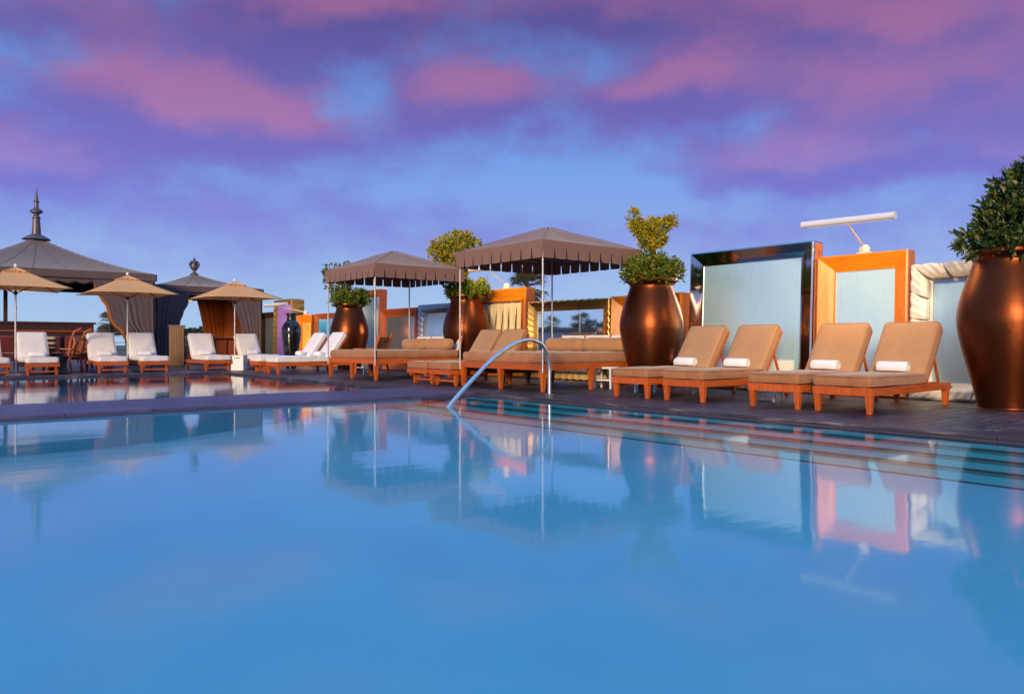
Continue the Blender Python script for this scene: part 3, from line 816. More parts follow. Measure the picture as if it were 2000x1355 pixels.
def make_pot(label, loc):
    t = thing('bronze_pot', label, 'pot', loc, random.uniform(0, 6), group='giant bronze pots along the deck')
    MB().lathe(spline_prof(POT_PROF), 64).build('body', 'pot_bronze', t, smooth=50)
    MB().lathe([(.001,1.785),(.37,1.79),(.001,1.81)], 24).build('soil', 'soil', t)
    return t
def branch(path, r0, r1, par, name='trunk'):
    pts = []
    n = 8
    P = [Vector(p) for p in path]
    for i in range(len(P)-1):
        for k in range(n): pts.append(P[i].lerp(P[i+1], k/n)+Vector((random.uniform(-.008,.008), random.uniform(-.008,.008), 0)))
    pts.append(P[-1]); m_ = len(pts)
    return MB().tube(pts, [r0+(r1-r0)*i/(m_-1) for i in range(m_)], 8).build(name, 'bark', par, smooth=60)
def camdir(dx, dy):   # offset seen as right/forward from the camera
    return (dx*C_+dy*S_, -dx*S_+dy*C_)
def blob(dx, dz, rx, rz, dy=0., ry=None):
    x, y = camdir(dx, dy); q = (rx+(ry or rx))/2
    return (x, y, dz, q, q, rz)

def topiary(label, loc, low, high, nlow, nhigh, hi_mat='leaf_yellow', lo_mat='leaf_green', top=2.75, L=.085):
    t = thing('potted_shrub', label, 'shrub', loc, group='shrubs growing in the bronze pots')
    tr = branch([(0,0,-.06), (.01,.0,.35), (-.01,.01,.62)], .035, .026, t)
    for k in range(7):
        a = random.uniform(0, 6.28); q = random.uniform(.15, .34); bx, by = q*math.cos(a), q*math.sin(a)
        branch([(0,0,.45+.02*k), (bx*.5,by*.5,.75), (bx,by,random.uniform(.9, 1.15))], .016, .005, tr, 'branch')
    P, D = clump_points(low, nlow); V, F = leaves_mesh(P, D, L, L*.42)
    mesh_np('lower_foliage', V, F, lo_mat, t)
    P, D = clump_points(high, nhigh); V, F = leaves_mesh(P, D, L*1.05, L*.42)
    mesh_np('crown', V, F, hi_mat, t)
    return t
pots = [((10.18, 3.26, 0), 'giant bronze pot of dark citrus cut off by the right edge'),
        ((10.14, 8.62, 0), 'giant bronze pot with the tiered yellow topiary, right of the front daybed'),
        ((10.35, 14.27, 0), 'giant bronze pot between the two canopied daybeds'),
        ((10.25, 19.78, 0), 'giant bronze pot farthest back, behind the white loungers')]
for loc, lab in pots: make_pot(lab, loc)
def at_pot(i, z=1.80): return (pots[i][0][0], pots[i][0][1], z)
m13 = 13.1/1500
low = [blob(0, .22, .46, .24), blob(-.28, .16, .26, .18, -.1), blob(.28, .18, .26, .20, -.1), blob(0, .10, .5, .14), blob(.0, .3, .3, .22), blob(-.1, .15, .3, .2, -.3), blob(.15, .15, .3, .2, .3)]
high = [blob(-.05, .80, .20, .20), blob(-.30, 1.08, .10, .16), blob(-.24, .92, .13, .13), blob(.02, .95, .17, .15), blob(.22, .98, .13, .11), blob(.36, 1.02, .09, .10), blob(.10, .72, .16, .13), blob(-.02, .60, .09, .08)]
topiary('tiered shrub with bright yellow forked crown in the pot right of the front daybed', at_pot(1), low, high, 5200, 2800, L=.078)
m17 = 17.6/1500
low = [blob(0, .16, .42, .20), blob(-.28, .2, .22, .2, -.1), blob(.30, .22, .22, .18, -.1), blob(.02, .08, .46, .12), blob(0,.15,.34,.2,-.25)]
high = [blob(-.27, 1.02, .50, .40), blob(-.55, 1.20, .24, .22), blob(-.15, 1.28, .36, .24), blob(.10, 1.10, .34, .30), blob(-.60, 1.02, .26, .2), blob(-.2, .70, .28, .22), blob(-.12, .48, .16, .16), blob(-.42, .82, .2, .2)]
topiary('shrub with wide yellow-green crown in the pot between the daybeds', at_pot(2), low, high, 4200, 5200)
low = [blob(0, .22, .46, .26), blob(-.32, .25, .24, .30), blob(.30, .25, .28, .22), blob(0, .1, .5, .14), blob(0,.2,.35,.22,-.3), blob(.42,.2,.16,.16)]
high = [blob(-.30, .62, .34, .32), blob(-.55, .9, .22, .28), blob(0, 1.0, .40, .22), blob(.2, .95, .22, .2)]
topiary('dark green shrub rising behind the farther daybed canopy', at_pot(3), low, high, 4000, 2600, 'leaf_green', 'leaf_green')
# citrus in the right-hand pot
cit = [blob(-.20, .17, .34, .20), blob(-.44, .13, .14, .13), blob(.05, .40, .40, .34), blob(-.16, .40, .22, .22), blob(.24, .72, .36, .36), blob(.02, .66, .20, .20), blob(.36, .92, .24, .24), blob(.36, .3, .40, .35), blob(.05, .13, .45, .18, -.2), blob(.17, .92, .14, .16), blob(-.30, .32, .10, .10)]
t = thing('citrus_shrub', 'dark citrus shrub with an orange fruit in the pot at the right edge', 'shrub', at_pot(0), group='shrubs growing in the bronze pots')
tr = branch([(0,0,-.06), (.01,.02,.4), (.05,0,.8)], .04, .02, t)
P, D = clump_points(cit, 4800); V, F = leaves_mesh(P, D, .108, .046); mesh_np('crown', V, F, 'leaf_dark', t)
fx, fy = camdir(-.06, -.46)
MB().lathe([(.001,-.035),(.022,-.028),(.034,-.008),(.034,.010),(.022,.028),(.001,.034)], 16).build('fruit', 'orange_fruit', t, (fx, fy, .48), smooth=180)
fx, fy = camdir(.10, -.4)
MB().lathe([(.001,-.03),(.02,-.022),(.03,-.006),(.03,.008),(.02,.022),(.001,.03)], 16).build('fruit', 'orange_fruit', t, (fx, fy, .2), smooth=180)

# black vase
vx, vy = w2(-.2873*22.9, 22.9)
t = thing('black_vase', 'tall glossy black vase behind the side-on white loungers', 'vase', (vx, vy, 0))
vp = [(.001,.0),(.14,.0),(.15,.02),(.17,.2),(.22,.55),(.27,.9),(.285,1.08),(.265,1.24),(.20,1.36),(.15,1.42),(.135,1.47),(.135,1.58),(.15,1.62),(.145,1.64),(.12,1.63),(.001,1.55)]
MB().lathe(spline_prof(vp), 48).build('body', 'black_glaze', t, smooth=50)

# ------------------------------------------------------------------ leaning oversized frames along the deck
FXB = 10.85
def picture_frame(label, y0, y1, H, bw, mat_y, mat_z, panel, proud=.10, depth=.22, lean=2.5, xb=FXB, bottom=None, group='oversized frames leaning in a row', liner=None, wave=0., nwave=14, side_mat=None, name='framed_panel', pan_in=0., cat='frame'):
    t = thing(name, label, cat, (xb, y0, 0), group=group)
    t.rotation_euler = (0, R(lean), 0)
    W = y1-y0; bb = bottom if bottom is not None else bw
    O = [(0,0.01),(W,0.01),(W,H),(0,H)]                       # outer y,z
    I = [(bw,bb),(W-bw,bb),(W-bw,H-bw),(bw,H-bw)]
    names = ('bottom_rail','side_rail','top_rail','side_rail')
    for k in range(4):
        o0, o1 = O[k], O[(k+1)%4]; i0, i1 = I[k], I[(k+1)%4]
        ns = nwave*4 if wave else 1
        dy, dz = o1[0]-o0[0], o1[1]-o0[1]; ln = math.hypot(dy, dz); nx, nz = dz/ln, -dy/ln
        vs = []; fs = []
        prof = [(0, depth, 0), (0, .0, 0), (.10, -.012, 1), (.55, proud*.55, 1), (.86, proud, 1), (1, proud+.006, 1), (1, depth, 1)]
        for j in range(ns+1):
            s = j/ns
            for f, x, _ in prof:
                wv = wave*math.sin(s*math.pi*2*nwave)*(1-f)*min(1, s*6, (1-s)*6) if wave else 0
                a = (o0[0]+(o1[0]-o0[0])*s, o0[1]+(o1[1]-o0[1])*s); b_ = (i0[0]+(i1[0]-i0[0])*s, i0[1]+(i1[1]-i0[1])*s)
                vs.append((x, a[0]+(b_[0]-a[0])*f+nx*wv, max(.004, a[1]+(b_[1]-a[1])*f+nz*wv)))
        m_ = len(prof)
        for j in range(ns):
            for q in range(m_):
                q2 = (q+1) % m_; fs.append((j*m_+q, j*m_+q2, (j+1)*m_+q2, (j+1)*m_+q))
        fs += [tuple(range(m_)), tuple(ns*m_+q for q in range(m_))[::-1]]
        me = MB().add(vs, fs)
        me.build(names[k], mat_y if k % 2 == 0 else mat_z, t, smooth=35)
    if liner:
        lw = .035
        L2 = [(bw+lw,bb+lw),(W-bw-lw,bb+lw),(W-bw-lw,H-bw-lw),(bw+lw,H-bw-lw)]
        lm = MB()
        for k in range(4):
            o0, o1 = I[k], I[(k+1)%4]; i0, i1 = L2[k], L2[(k+1)%4]
            lm.add([(proud-.02,*o0),(proud-.02,*o1),(proud-.005,*i1),(proud-.005,*i0),(proud+.04,*i1),(proud+.04,*i0)], [(0,1,2,3),(3,2,4,5)])
        lm.build('liner', liner, t)
    if panel:
        pz = proud+.02+pan_in
        MB().add([(pz, bw-.01, bb-.01), (pz, W-bw+.01, bb-.01), (pz, W-bw+.01, H-bw+.01), (pz, bw-.01, H-bw+.01)], [(3,2,1,0)]).build('panel', panel, t)
    MB().box(depth-.012, depth+.01, .03, W-.03, .03, H-.03).build('backing', side_mat or mat_y, t)
    return t
def ribs(t, y0, y1, H, bw, mat, nt_, ns_, proud, name='rib'):
    """separate carved shells laid side by side over the rails"""
    W = y1-y0
    def shell(c0, c1, along):
        # c0 outer centre, c1 inner centre (y,z), half-width along
        def fn(u, v):
            a = (u-.5)*2
            r = v
            wsc = (1.0-.35*r)
            py = c0[0]+(c1[0]-c0[0])*r + along[0]*a*wsc
            pz = c0[1]+(c1[1]-c0[1])*r + along[1]*a*wsc
            bulge = math.sqrt(max(0, 1-a*a*.96))
            x = .012-.026*bulge*(1-.55*r) - .014*abs(math.sin(a*4.7+r*1.5))*(1-r*.4) + (.05*r if r > .8 else 0)
            tip = (.012+.010*math.sin(a*4+py*9))*bulge*(1-r)
            dy, dz = c0[0]-c1[0], c0[1]-c1[1]; l = math.hypot(dy, dz)
            return (x, py+dy/l*tip, max(.006, pz+dz/l*tip))
        MB().grid(fn, 16, 6).build(name, mat, t, smooth=180, solid=.012)
    for k in range(nt_):
        s = (k+.5)/nt_; hw = W/nt_/2
        y = W*s; yi = bw+(W-2*bw)*s
        shell((y, H), (yi, H-bw), (hw, 0)); shell((y, .03), (yi, bw), (hw, 0))
    for k in range(ns_):
        s = (k+.5)/ns_; hw = H/ns_/2
        z = H*s; zi = bw+(H-2*bw)*s
        shell((0, z), (bw, zi), (0, hw)); shell((W, z), (W-bw, zi), (0, hw))

f = picture_frame('large chrome mirror frame around a pale frosted panel behind two tan loungers', 6.12, 8.42, 2.33, .235, 'chrome', 'chrome', 'frosted', .06, .27, 2.6, side_mat='frame_wood_z')
MB().box(.05, .24, -.006, -.002, .02, 2.3).build('side_board', 'frame_wood_z', f)
MB().box(.055, .075, .34, 1.96, .27, .50).build('lower_panel', 'white_paint', f)
picture_frame('orange wooden frame lit by the white picture lamp at right', 4.72, 6.05, 2.06, .23, 'frame_wood_y', 'frame_wood_z', 'frosted', .12, .22, 2.2)
f = picture_frame('white carved shell frame beside the giant pot at the right edge', 2.75, 4.66, 1.83, .20, 'white_carved', 'white_carved', 'frosted', .10, .18, 2.2, liner='white_paint')
ribs(f, 2.75, 4.66, 1.83, .20, 'white_carved', 5, 5, .1, 'carved_shell')
picture_frame('orange wooden frame holding a floral picture, half hidden by the topiary pot', 8.58, 10.28, 1.66, .30, 'frame_wood_y', 'frame_wood_z', 'floral_art', .16, .24, 2.)
gm = picture_frame('gold wavy edged mirror behind the front daybed', 10.36, 12.62, 1.64, .17, 'gold', 'gold', 'mirror', .07, .16, .6, xb=FXB+.08, wave=.012, nwave=12, liner='gold', name='leaning_mirror', cat='mirror')
gm.rotation_euler = (0, R(.6), R(4))
f = picture_frame('orange wooden frame with a draped beige curtain inside, right of the middle pot', 12.82, 14.95, 1.99, .24, 'frame_wood_y', 'frame_wood_z', 'drape_beige', .10, .26, 2., liner='frame_wood_y', pan_in=.09)
for k in range(6):
    yk = .34+k*.255
    def drape(u, v, yk=yk, k=k):
        sw = .13*(1-.45*math.sin(math.pi*min(1, v*.9)))*(1+.15*math.sin(k*2.1))
        return (.15+.035*math.cos((u-.5)*math.pi*2)*(.4+v)-.03*math.sin(math.pi*u), yk+(u-.5)*2*sw+.02*math.sin(v*5+k), 1.68-1.4*v-.06*abs(u-.5))
    MB().grid(drape, 12, 14).build('curtain_fold', 'drape_beige', f, smooth=180)
f = picture_frame('silver ribbed shell frame behind the farther daybed bolsters', 15.25, 17.16, 1.74, .18, 'silver', 'silver', 'cloudy_mirror', .08, .16, 2., liner='silver')
ribs(f, 15.25, 17.16, 1.74, .18, 'silver', 13, 10, .08)
picture_frame('brown wooden mirror frame behind the teak armchair', 17.30, 19.22, 1.70, .22, 'red_wood_y', 'red_wood_z', 'cloudy_mirror', .09, .22, 2., name='leaning_mirror', cat='mirror')
picture_frame('tall wooden mirror frame behind the farthest bronze pot', 19.42, 21.4, 2.30, .20, 'red_wood_y', 'red_wood_z', 'frosted', .09, .24, 2., xb=10.95, name='leaning_mirror', cat='mirror')
picture_frame('wooden frame around a bright blue picture behind the side-on white loungers', 21.75, 23.55, 1.70, .17, 'red_wood_y', 'red_wood_z', 'blue_art', .06, .18, 1.5, xb=10.9)
picture_frame('orange frame around a yellow picture right of the black vase', 23.75, 24.95, 1.69, .24, 'frame_wood_y', 'frame_wood_z', 'yellow_art', .10, .24, 1.5, xb=10.9)
f = picture_frame('tall frame with gold wavy edges around a lilac panel left of the black vase', 25.1, 26.65, 2.25, .17, 'gold', 'gold', 'lilac_panel', .06, .45, 1.0, xb=10.8, wave=.03, nwave=11, side_mat='frame_wood_z')
picture_frame('dark wooden mirror frame beside the small tent pavilion', 26.85, 28.3, 1.87, .20, 'dark_wood', 'red_wood_z', 'cloudy_mirror', .08, .2, 1.0, xb=10.9, name='leaning_mirror', cat='mirror')

# picture lamps on the frame tops
def picture_lamp(label, mount, p0, p1, r=.045, lit=22., group='white tube picture lamps over the frames'):
    mount = Vector(mount); p0 = Vector(p0); p1 = Vector(p1)
    t = thing('picture_lamp', label, 'lamp', mount, group=group)
    q0, q1 = p0-mount, p1-mount; mid = (q0+q1)/2
    MB().box(-.05, .05, -.09, .09, -.002, .02).build('mount_plate', 'white_lamp', t, bevel=.004)
    MB().lathe([(.001,.018),(.05,.018),(.075,.04),(.08,.07),(.07,.10),(.04,.125),(.001,.13)], 24).build('knuckle', 'white_lamp', t, smooth=60)
    MB().tube([(0,0,.09), mid+Vector((0,0,-r*.5))], .013, 10).build('arm', 'white_lamp', t, smooth=60)
    d = (q1-q0).normalized()
    tb = MB().tube([q0+d*.02, q1-d*.02], r, 24).build('tube', 'white_lamp', t, smooth=40)
    for e, s in ((q0, 1), (q1, -1)):
        MB().tube([e, e+d*s*.03], r*1.06, 24).build('end_cap', 'white_lamp', tb, smooth=40)
    # lit slot on the side of the tube that faces the frame
    nn = Vector((.72, 0, -.69))
    MB().hexa([q0+d*.06+nn*(r*.97)+Vector((-.012,0,-.012)), q1-d*.06+nn*(r*.97)+Vector((-.012,0,-.012)), q1-d*.06+nn*(r*.97)+Vector((.012,0,.012)), q0+d*.06+nn*(r*.97)+Vector((.012,0,.012))],
              [q0+d*.06+nn*(r*1.04)+Vector((-.012,0,-.012)), q1-d*.06+nn*(r*1.04)+Vector((-.012,0,-.012)), q1-d*.06+nn*(r*1.04)+Vector((.012,0,.012)), q0+d*.06+nn*(r*1.04)+Vector((.012,0,.012))]).build('lit_slot', 'tube_glow', tb)
    Lt = (q1-q0).length
    for sg in (-1, 1):                  # one lit half on each side of the arm
        ld = bpy.data.lights.new('picture_lamp_light', 'AREA'); ld.shape = 'RECTANGLE'; ld.size = Lt*.30; ld.size_y = .05
        ld.energy = lit*.62; ld.color = (1, .62, .18)
        lo = bpy.data.objects.new('picture_lamp_light', ld); COL.objects.link(lo); lo.parent = t
        lo.location = mid+d*sg*Lt*.30+nn*(r*1.15)
        z = -nn; x = d; y = z.cross(x)
        lo.rotation_euler = Matrix((x, y, z)).transposed().to_euler()
    return t
picture_lamp('white tube picture lamp above the orange frame at right', (11.03, 5.38, 2.065), (10.0, 5.76, 2.42), (10.0, 4.48, 2.40), .047, 42.)
picture_lamp('white tube picture lamp over the curtained frame, partly behind the front canopy', (11.0, 13.6, 1.995), (10.25, 14.0, 2.40), (10.25, 12.75, 2.38), .05, 22.)
picture_lamp('white tube picture lamp above the black vase', (10.98, 24.3, 1.695), (10.0, 25.35, 2.02), (10.0, 23.6, 2.0), .06, 35.)

# ------------------------------------------------------------------ umbrellas
def make_umbrella(label, loc):
    t = thing('market_umbrella', label, 'umbrella', loc, group='square peach umbrellas between the white loungers')
    S = 1.02; ez, tz = 2.02, 2.50
    MB().lathe([(.001,0),(.24,0),(.25,.012),(.235,.03),(.06,.05),(.04,.06),(.035,.25),(.001,.25)], 32).build('base', 'steel', t, smooth=40)
    MB().tube([(0,0,.05),(0,0,2.55)], .021, 14).build('pole', 'steel', t, smooth=40)
    MB().lathe([(.001,2.52),(.018,2.53),(.035,2.555),(.035,2.585),(.015,2.61),(.001,2.612)], 16).build('finial', 'white_paint', t, smooth=60)
    def cloth(scale0, scale1, z0, z1, sag, scal=0.):
        # four panels
        mb = MB()
        cor = [(-1,-1),(1,-1),(1,1),(-1,1)]
        for k in range(4):
            a, b_ = cor[k], cor[(k+1)%4]
            def fn(u, v, a=a, b_=b_):
                s = scale1+(scale0-scale1)*v
                x = (a[0]+(b_[0]-a[0])*u)*s; y = (a[1]+(b_[1]-a[1])*u)*s
                inset = 1-.05*math.sin(math.pi*u)*v
                z = z1+(z0-z1)*v - sag*math.sin(math.pi*v)*(.35+.65*math.sin(math.pi*u))
                z += scal*abs(math.sin(u*math.pi*4))*v + .02*math.sin(math.pi*u)*v*(1 if not scal else 0)
                return (x*inset, y*inset, z)
            mb.grid(fn, 16, 10)
        return mb
    cn = cloth(S, .16, ez, 2.44, .03).build('canopy', 'umbrella_cloth', t, smooth=35, solid=.004)
    cloth(.27, .012, 2.40, 2.535, .012, .02).build('vent_cap', 'umbrella_cloth', cn, smooth=35, solid=.004)
    for a in ((-1,-1),(1,-1),(1,1),(-1,1)):
        MB().bar((a[0]*.02,a[1]*.02,2.42), (a[0]*S*.985,a[1]*S*.985,ez-.005), .016, .02).build('rib', 'teak', t)
        MB().bar((a[0]*.03,a[1]*.03,1.93), (a[0]*S*.5,a[1]*S*.5,2.205), .014, .018).build('strut', 'teak', t)
    MB().tube([(0,0,1.89),(0,0,1.97)], .04, 16).build('hub', 'black_plastic', t, smooth=40)
    MB().tube([(0,0,1.55),(0,0,1.60)], .026, 16).build('collar', 'steel', t, smooth=40)
    return t
u0 = make_umbrella('peach square umbrella cut off by the left edge of the picture', (2.41, 21.25, 0))
dup(u0, (4.98, 22.0, 0), 0, 'peach square umbrella in the middle of the three')
dup(u0, (7.88, 22.25, 0), 0, 'peach square umbrella rising above the white slotted box')
# shared slotted box
t = thing('slotted_box', 'white box with a dark slot at the foot of an umbrella', 'box', (7.66, 21.28, 0), R(-39))
MB().box(-.17, .17, -.17, .17, 0, .40).build('body', 'white_paint', t, bevel=.006)
MB().box(-.075, .075, -.174, -.168, .335, .355).build('slot', 'black_plastic', t)
MB().box(-.18, .18, -.18, .18, .402, .42).build('lid', 'white_paint', t, bevel=.004)

# ------------------------------------------------------------------ small white tables
def make_table(label, loc):
    t = thing('side_table', label, 'side table', loc, R(20), group='small white side tables between the loungers')
    MB().lathe([(.001,.335),(.225,.335),(.23,.342),(.23,.358),(.222,.364),(.001,.364)], 36).build('top', 'white_paint', t, smooth=40)
    for sx_ in (-1, 1):
        for sy_ in (-1, 1):
            x, y = sx_*.14, sy_*.14
            MB().hexa([(x*1.05-.03,y*1.05-.012,0),(x*1.05+.03,y*1.05-.012,0),(x*1.05+.03,y*1.05+.012,0),(x*1.05-.03,y*1.05+.012,0)],
                      [(x-.035,y-.012,.335),(x+.035,y-.012,.335),(x+.035,y+.012,.335),(x-.035,y+.012,.335)]).build('leg', 'white_paint', t, bevel=.003)
    MB().box(-.16, .16, -.127, .127, .13, .155).build('shelf', 'white_paint', t, bevel=.003)
    return t
tt = make_table('white side table between the front daybed and the nearest tan lounger', (*g(1184, 758), 0))
dup(tt, (9.25, 7.98, 0), R(35), 'white side table mostly hidden behind a tan lounger before the topiary pot')
dup(tt, (9.12, 5.75, 0), R(10), 'white side table between two tan loungers before the chrome frame')
dup(tt, (9.2, 16.55, 0), R(30), 'white side table behind the farther daybed')
dup(tt, (9.3, 17.45, 0), R(60), 'white side table beside the teak armchair')

# ------------------------------------------------------------------ handrail
t = thing('handrail', 'curved steel pool handrail arching from the deck into the water', 'handrail', (7.63, 8.43, 0))
pts = [(0,0,.0),(0,0,.25)]
ctrl = [(0,0,.25),(-.01,-.01,.42),(-.07,-.03,.60),(-.20,-.05,.745),(-.40,-.07,.81),(-.62,-.10,.80),(-.90,-.14,.71),(-1.25,-.20,.53),(-1.60,-.26,.29),(-1.90,-.30,.06),(-2.05,-.33,-.07),(-2.10,-.335,-.13)]
sp = []
for i in range(len(ctrl)-1):
    p0 = Vector(ctrl[max(i-1,0)]); p1 = Vector(ctrl[i]); p2 = Vector(ctrl[i+1]); p3 = Vector(ctrl[min(i+2,len(ctrl)-1)])
    for k in range(6):
        s = k/6; sp.append(.5*(2*p1+(p2-p0)*s+(2*p0-5*p1+4*p2-p3)*s*s+(-p0+3*p1-3*p2+p3)*s**3))
sp.append(Vector(ctrl[-1]))
MB().tube([Vector((0,0,.0))]+sp, .028, 20).build('rail', 'rail_steel', t, smooth=60)
MB().lathe([(.001,.0),(.075,.0),(.078,.006),(.06,.014),(.028,.02),(.001,.02)], 24).build('flange', 'steel', t, smooth=40)
MB().lathe([(.001,-.075),(.055,-.075),(.055,-.068),(.028,-.06),(.001,-.06)], 20, (-2.09,-.334)).build('flange', 'steel', t, smooth=40)

# ------------------------------------------------------------------ tent pavilions
def tent_roof(S, z0, z1, depth_b, flare, t, seams=True):
    def fn(u, v):
        d = max(abs(2*u-1), abs(2*v-1))
        z = z0+(z1-z0)*(.62*(1-d)+.38*(1-d)**2.2)
        edge = min(abs(2*u-1), abs(2*v-1))/max(d, 1e-3)
        z -= .03*math.sin(math.pi*d)*(1-edge**2)
        return (S*(u-.5), S*(v-.5), z)
    r = MB().grid(fn, 40, 40).build('roof', 'tent_cloth', t, smooth=28, solid=.02)
    for k in range(4):
        rot = Matrix.Rotation(k*math.pi/2, 4, 'Z')
        MB().box(-S/2-.015, -S/2+.03, -S/2+.031, S/2-.031 if k % 2 == 0 else S/2-.031, z0-depth_b, z0+.006).xf(rot).build('fascia', 'tent_cloth', t, bevel=.004)
        if seams:
            for s in (-.5, -.17, .17, .5):
                n_ = 10; pts = []
                for i in range(n_+1):
                    q = i/n_*.86
                    d = 1-q; x = -S/2*d; y = s*S*.5*d*.98
                    z = z0+(z1-z0)*(.62*(1-d)+.38*(1-d)**2.2)-.03*math.sin(math.pi*d)*(1-(abs(s)*.98)**2)+.012
                    pts.append((x, y, z))
                MB().tube(pts, .008, 6).xf(rot).build('seam', 'drape_grey', r)
    return r
def drape(t, name, mat, x0, y0, dx, dy, ztop, zbot, edge, nf=7, amp=.05, nu=60, nv=30, solid=.012):
    """hanging cloth from (x0,y0) along direction; edge(v) gives the free edge 0..1 of the width at each height"""
    L = math.hypot(dx, dy); ux, uy = dx/L, dy/L; nx, ny = -uy, ux
    def fn(u, v):
        w = edge(v)
        s = u*w*L
        ph = u*nf*2*math.pi+.6*math.sin(v*3)+1.1*math.sin(u*5.1+nf); a = amp*(.3+.5*v)*(.55+.45*math.sin(u*9.7+x0))*math.sin(ph)*(1.25-w*.6)
        return (x0+ux*s+nx*a, y0+uy*s+ny*a, ztop+(zbot-ztop)*v)
    return MB().grid(fn, nu, nv).build(name, mat, t, smooth=180, solid=solid)

# large pavilion
S1, cx1, cy1 = 5.9, 6.87-2.95, 26.5+2.95
big = thing('tent_pavilion', 'large dark tent pavilion with tall spire finial at far left', 'pavilion', (cx1, cy1, 0), group='dark tent pavilions')
rf = tent_roof(S1, 2.95, 4.25, .21, 0, big)
fin = [(.001,4.12),(.42,4.14),(.36,4.20),(.22,4.28),(.19,4.32),(.175,4.5),(.15,4.75),(.14,4.82),(.17,4.85),(.17,4.88),(.12,4.91),(.10,4.95),(.14,5.0),(.25,5.03),(.26,5.08),(.22,5.12),(.12,5.16),(.09,5.2),(.09,5.36),(.12,5.39),(.12,5.41),(.08,5.43),(.05,5.6),(.02,5.78),(.001,5.85)]
MB().lathe([(r_*(.72 if z_ > 4.3 else 1), z_) for r_, z_ in fin], 24).build('finial', 'iron', rf, smooth=35)
h = S1/2-.12
for sx_, sy_ in ((-1,-1),(1,-1),(1,1),(-1,1)):
    MB().box(sx_*h-.06, sx_*h+.06, sy_*h-.06, sy_*h+.06, 0, 2.95).build('post', 'dark_wood', big, bevel=.006)
MB().box(-.62, -.50, h-.06, h+.06, 0, 2.95).build('post', 'dark_wood', big, bevel=.006)
for a, b_ in (((-h,-h+.0),(h,-h)), ((-h,h),(h,h)), ((-h,-h),(-h,h)), ((h,-h),(h,h))):
    MB().bar((*a, 2.66), (*b_, 2.66), .08, .10).build('beam', 'dark_wood', big)
# scalloped inner valance on the front and back
def scallop(par, x0, x1, y, z0, dep, n_):
    def fn(u, v): return (x0+(x1-x0)*u, y+.006*math.sin(u*n_*6.28), z0-(dep+.07*abs(math.sin(u*n_*math.pi)))*v)
    MB().grid(fn, n_*8, 2).build('scalloped_valance', 'tent_cloth', par, smooth=60, solid=.008)
scallop(big, -h, h, -h-.05, 2.76, .12, 13); scallop(big, -h, h, h+.03, 2.80, .12, 13)
def edge_big(v):
    pts = [(0,1),(.12,.97),(.2,.86),(.3,.76),(.42,.72),(.5,.66),(.6,.50),(.72,.42),(.85,.40),(1,.44)]
    for (a, x), (b_, y) in zip(pts, pts[1:]):
        if v <= b_:
            s = (v-a)/(b_-a); s = s*s*(3-2*s); return x+(y-x)*s
    return pts[-1][1]
drape(big, 'curtain', 'drape_grey', h+.02, -h-.09, -1.72, 0, 2.72, .03, edge_big, 8, .05)
drape(big, 'curtain', 'drape_grey', h+.09, -h-.02, 0, 1.9, 2.72, .03, lambda v: 1-.5*max(0, math.sin(min(1, v*1.25)*math.pi)), 8, .05)
drape(big, 'curtain_lining', 'drape_orange', h-.06, -h-.03, -1.62, 0, 2.66, .06, lambda v: min(1, edge_big(v)+.035), 7, .03)
drape(big, 'curtain', 'drape_grey', -h-.02, -h-.09, 1.5, 0, 2.72, .03, edge_big, 8, .05)
# lit strip lamp under the roof
def strip_lamp(par, x0, x1, y, z, power):
    MB().box(x0, x1, y-.05, y+.05, z, z+.05).build('lamp_tray', 'dark_wood', par)
    MB().box(x0+.02, x1-.02, y-.06, y+.04, z-.035, z-.002).build('lamp_strip', 'lamp_glow', par)
    ld = bpy.data.lights.new('pavilion_lamp_light', 'AREA'); ld.shape = 'RECTANGLE'; ld.size = x1-x0; ld.size_y = .08
    ld.energy = power; ld.color = (1, .58, .22)
    lo = bpy.data.objects.new('pavilion_lamp_light', ld); COL.objects.link(lo); lo.parent = par; lo.location = ((x0+x1)/2, y, z-.05)
strip_lamp(big, -.75, .20, .9, 2.52, 12.)

# small pavilion
S2, cx2, cy2 = 3.8, 10.9-1.9, 27.76+1.9
sm = thing('tent_pavilion', 'smaller dark tent pavilion with urn finial and orange lining', 'pavilion', (cx2, cy2, 0), group='dark tent pavilions')
rf = tent_roof(S2, 2.72, 3.32, .20, 0, sm)
MB().lathe([(.001,3.25),(.16,3.28),(.13,3.33),(.06,3.37),(.05,3.42),(.08,3.46),(.13,3.52),(.16,3.60),(.15,3.67),(.11,3.71),(.13,3.74),(.09,3.80),(.04,3.83),(.05,3.87),(.001,3.93)], 16).build('finial', 'iron', rf, smooth=35)
for k in range(7):
    a = k*.9; MB().tube([(.12*math.cos(a), .12*math.sin(a), 3.55), (.17*math.cos(a), .17*math.sin(a), 3.68), (.13*math.cos(a), .13*math.sin(a), 3.80)], [.03,.035,.008], 6).build('finial_leaf', 'iron', rf)
h2 = S2/2-.1
for sx_, sy_ in ((-1,-1),(1,-1),(1,1),(-1,1)):
    MB().box(sx_*h2-.05, sx_*h2+.05, sy_*h2-.05, sy_*h2+.05, 0, 2.72).build('post', 'dark_wood', sm, bevel=.005)
for a, b_ in (((-h2,-h2),(h2,-h2)), ((-h2,h2),(h2,h2)), ((-h2,-h2),(-h2,h2)), ((h2,-h2),(h2,h2))):
    MB().bar((*a, 2.46), (*b_, 2.46), .07, .09).build('beam', 'teak', sm)
scallop(sm, -h2, h2, -h2-.05, 2.54, .10, 9); scallop(sm, -h2, h2, h2+.03, 2.56, .12, 9)
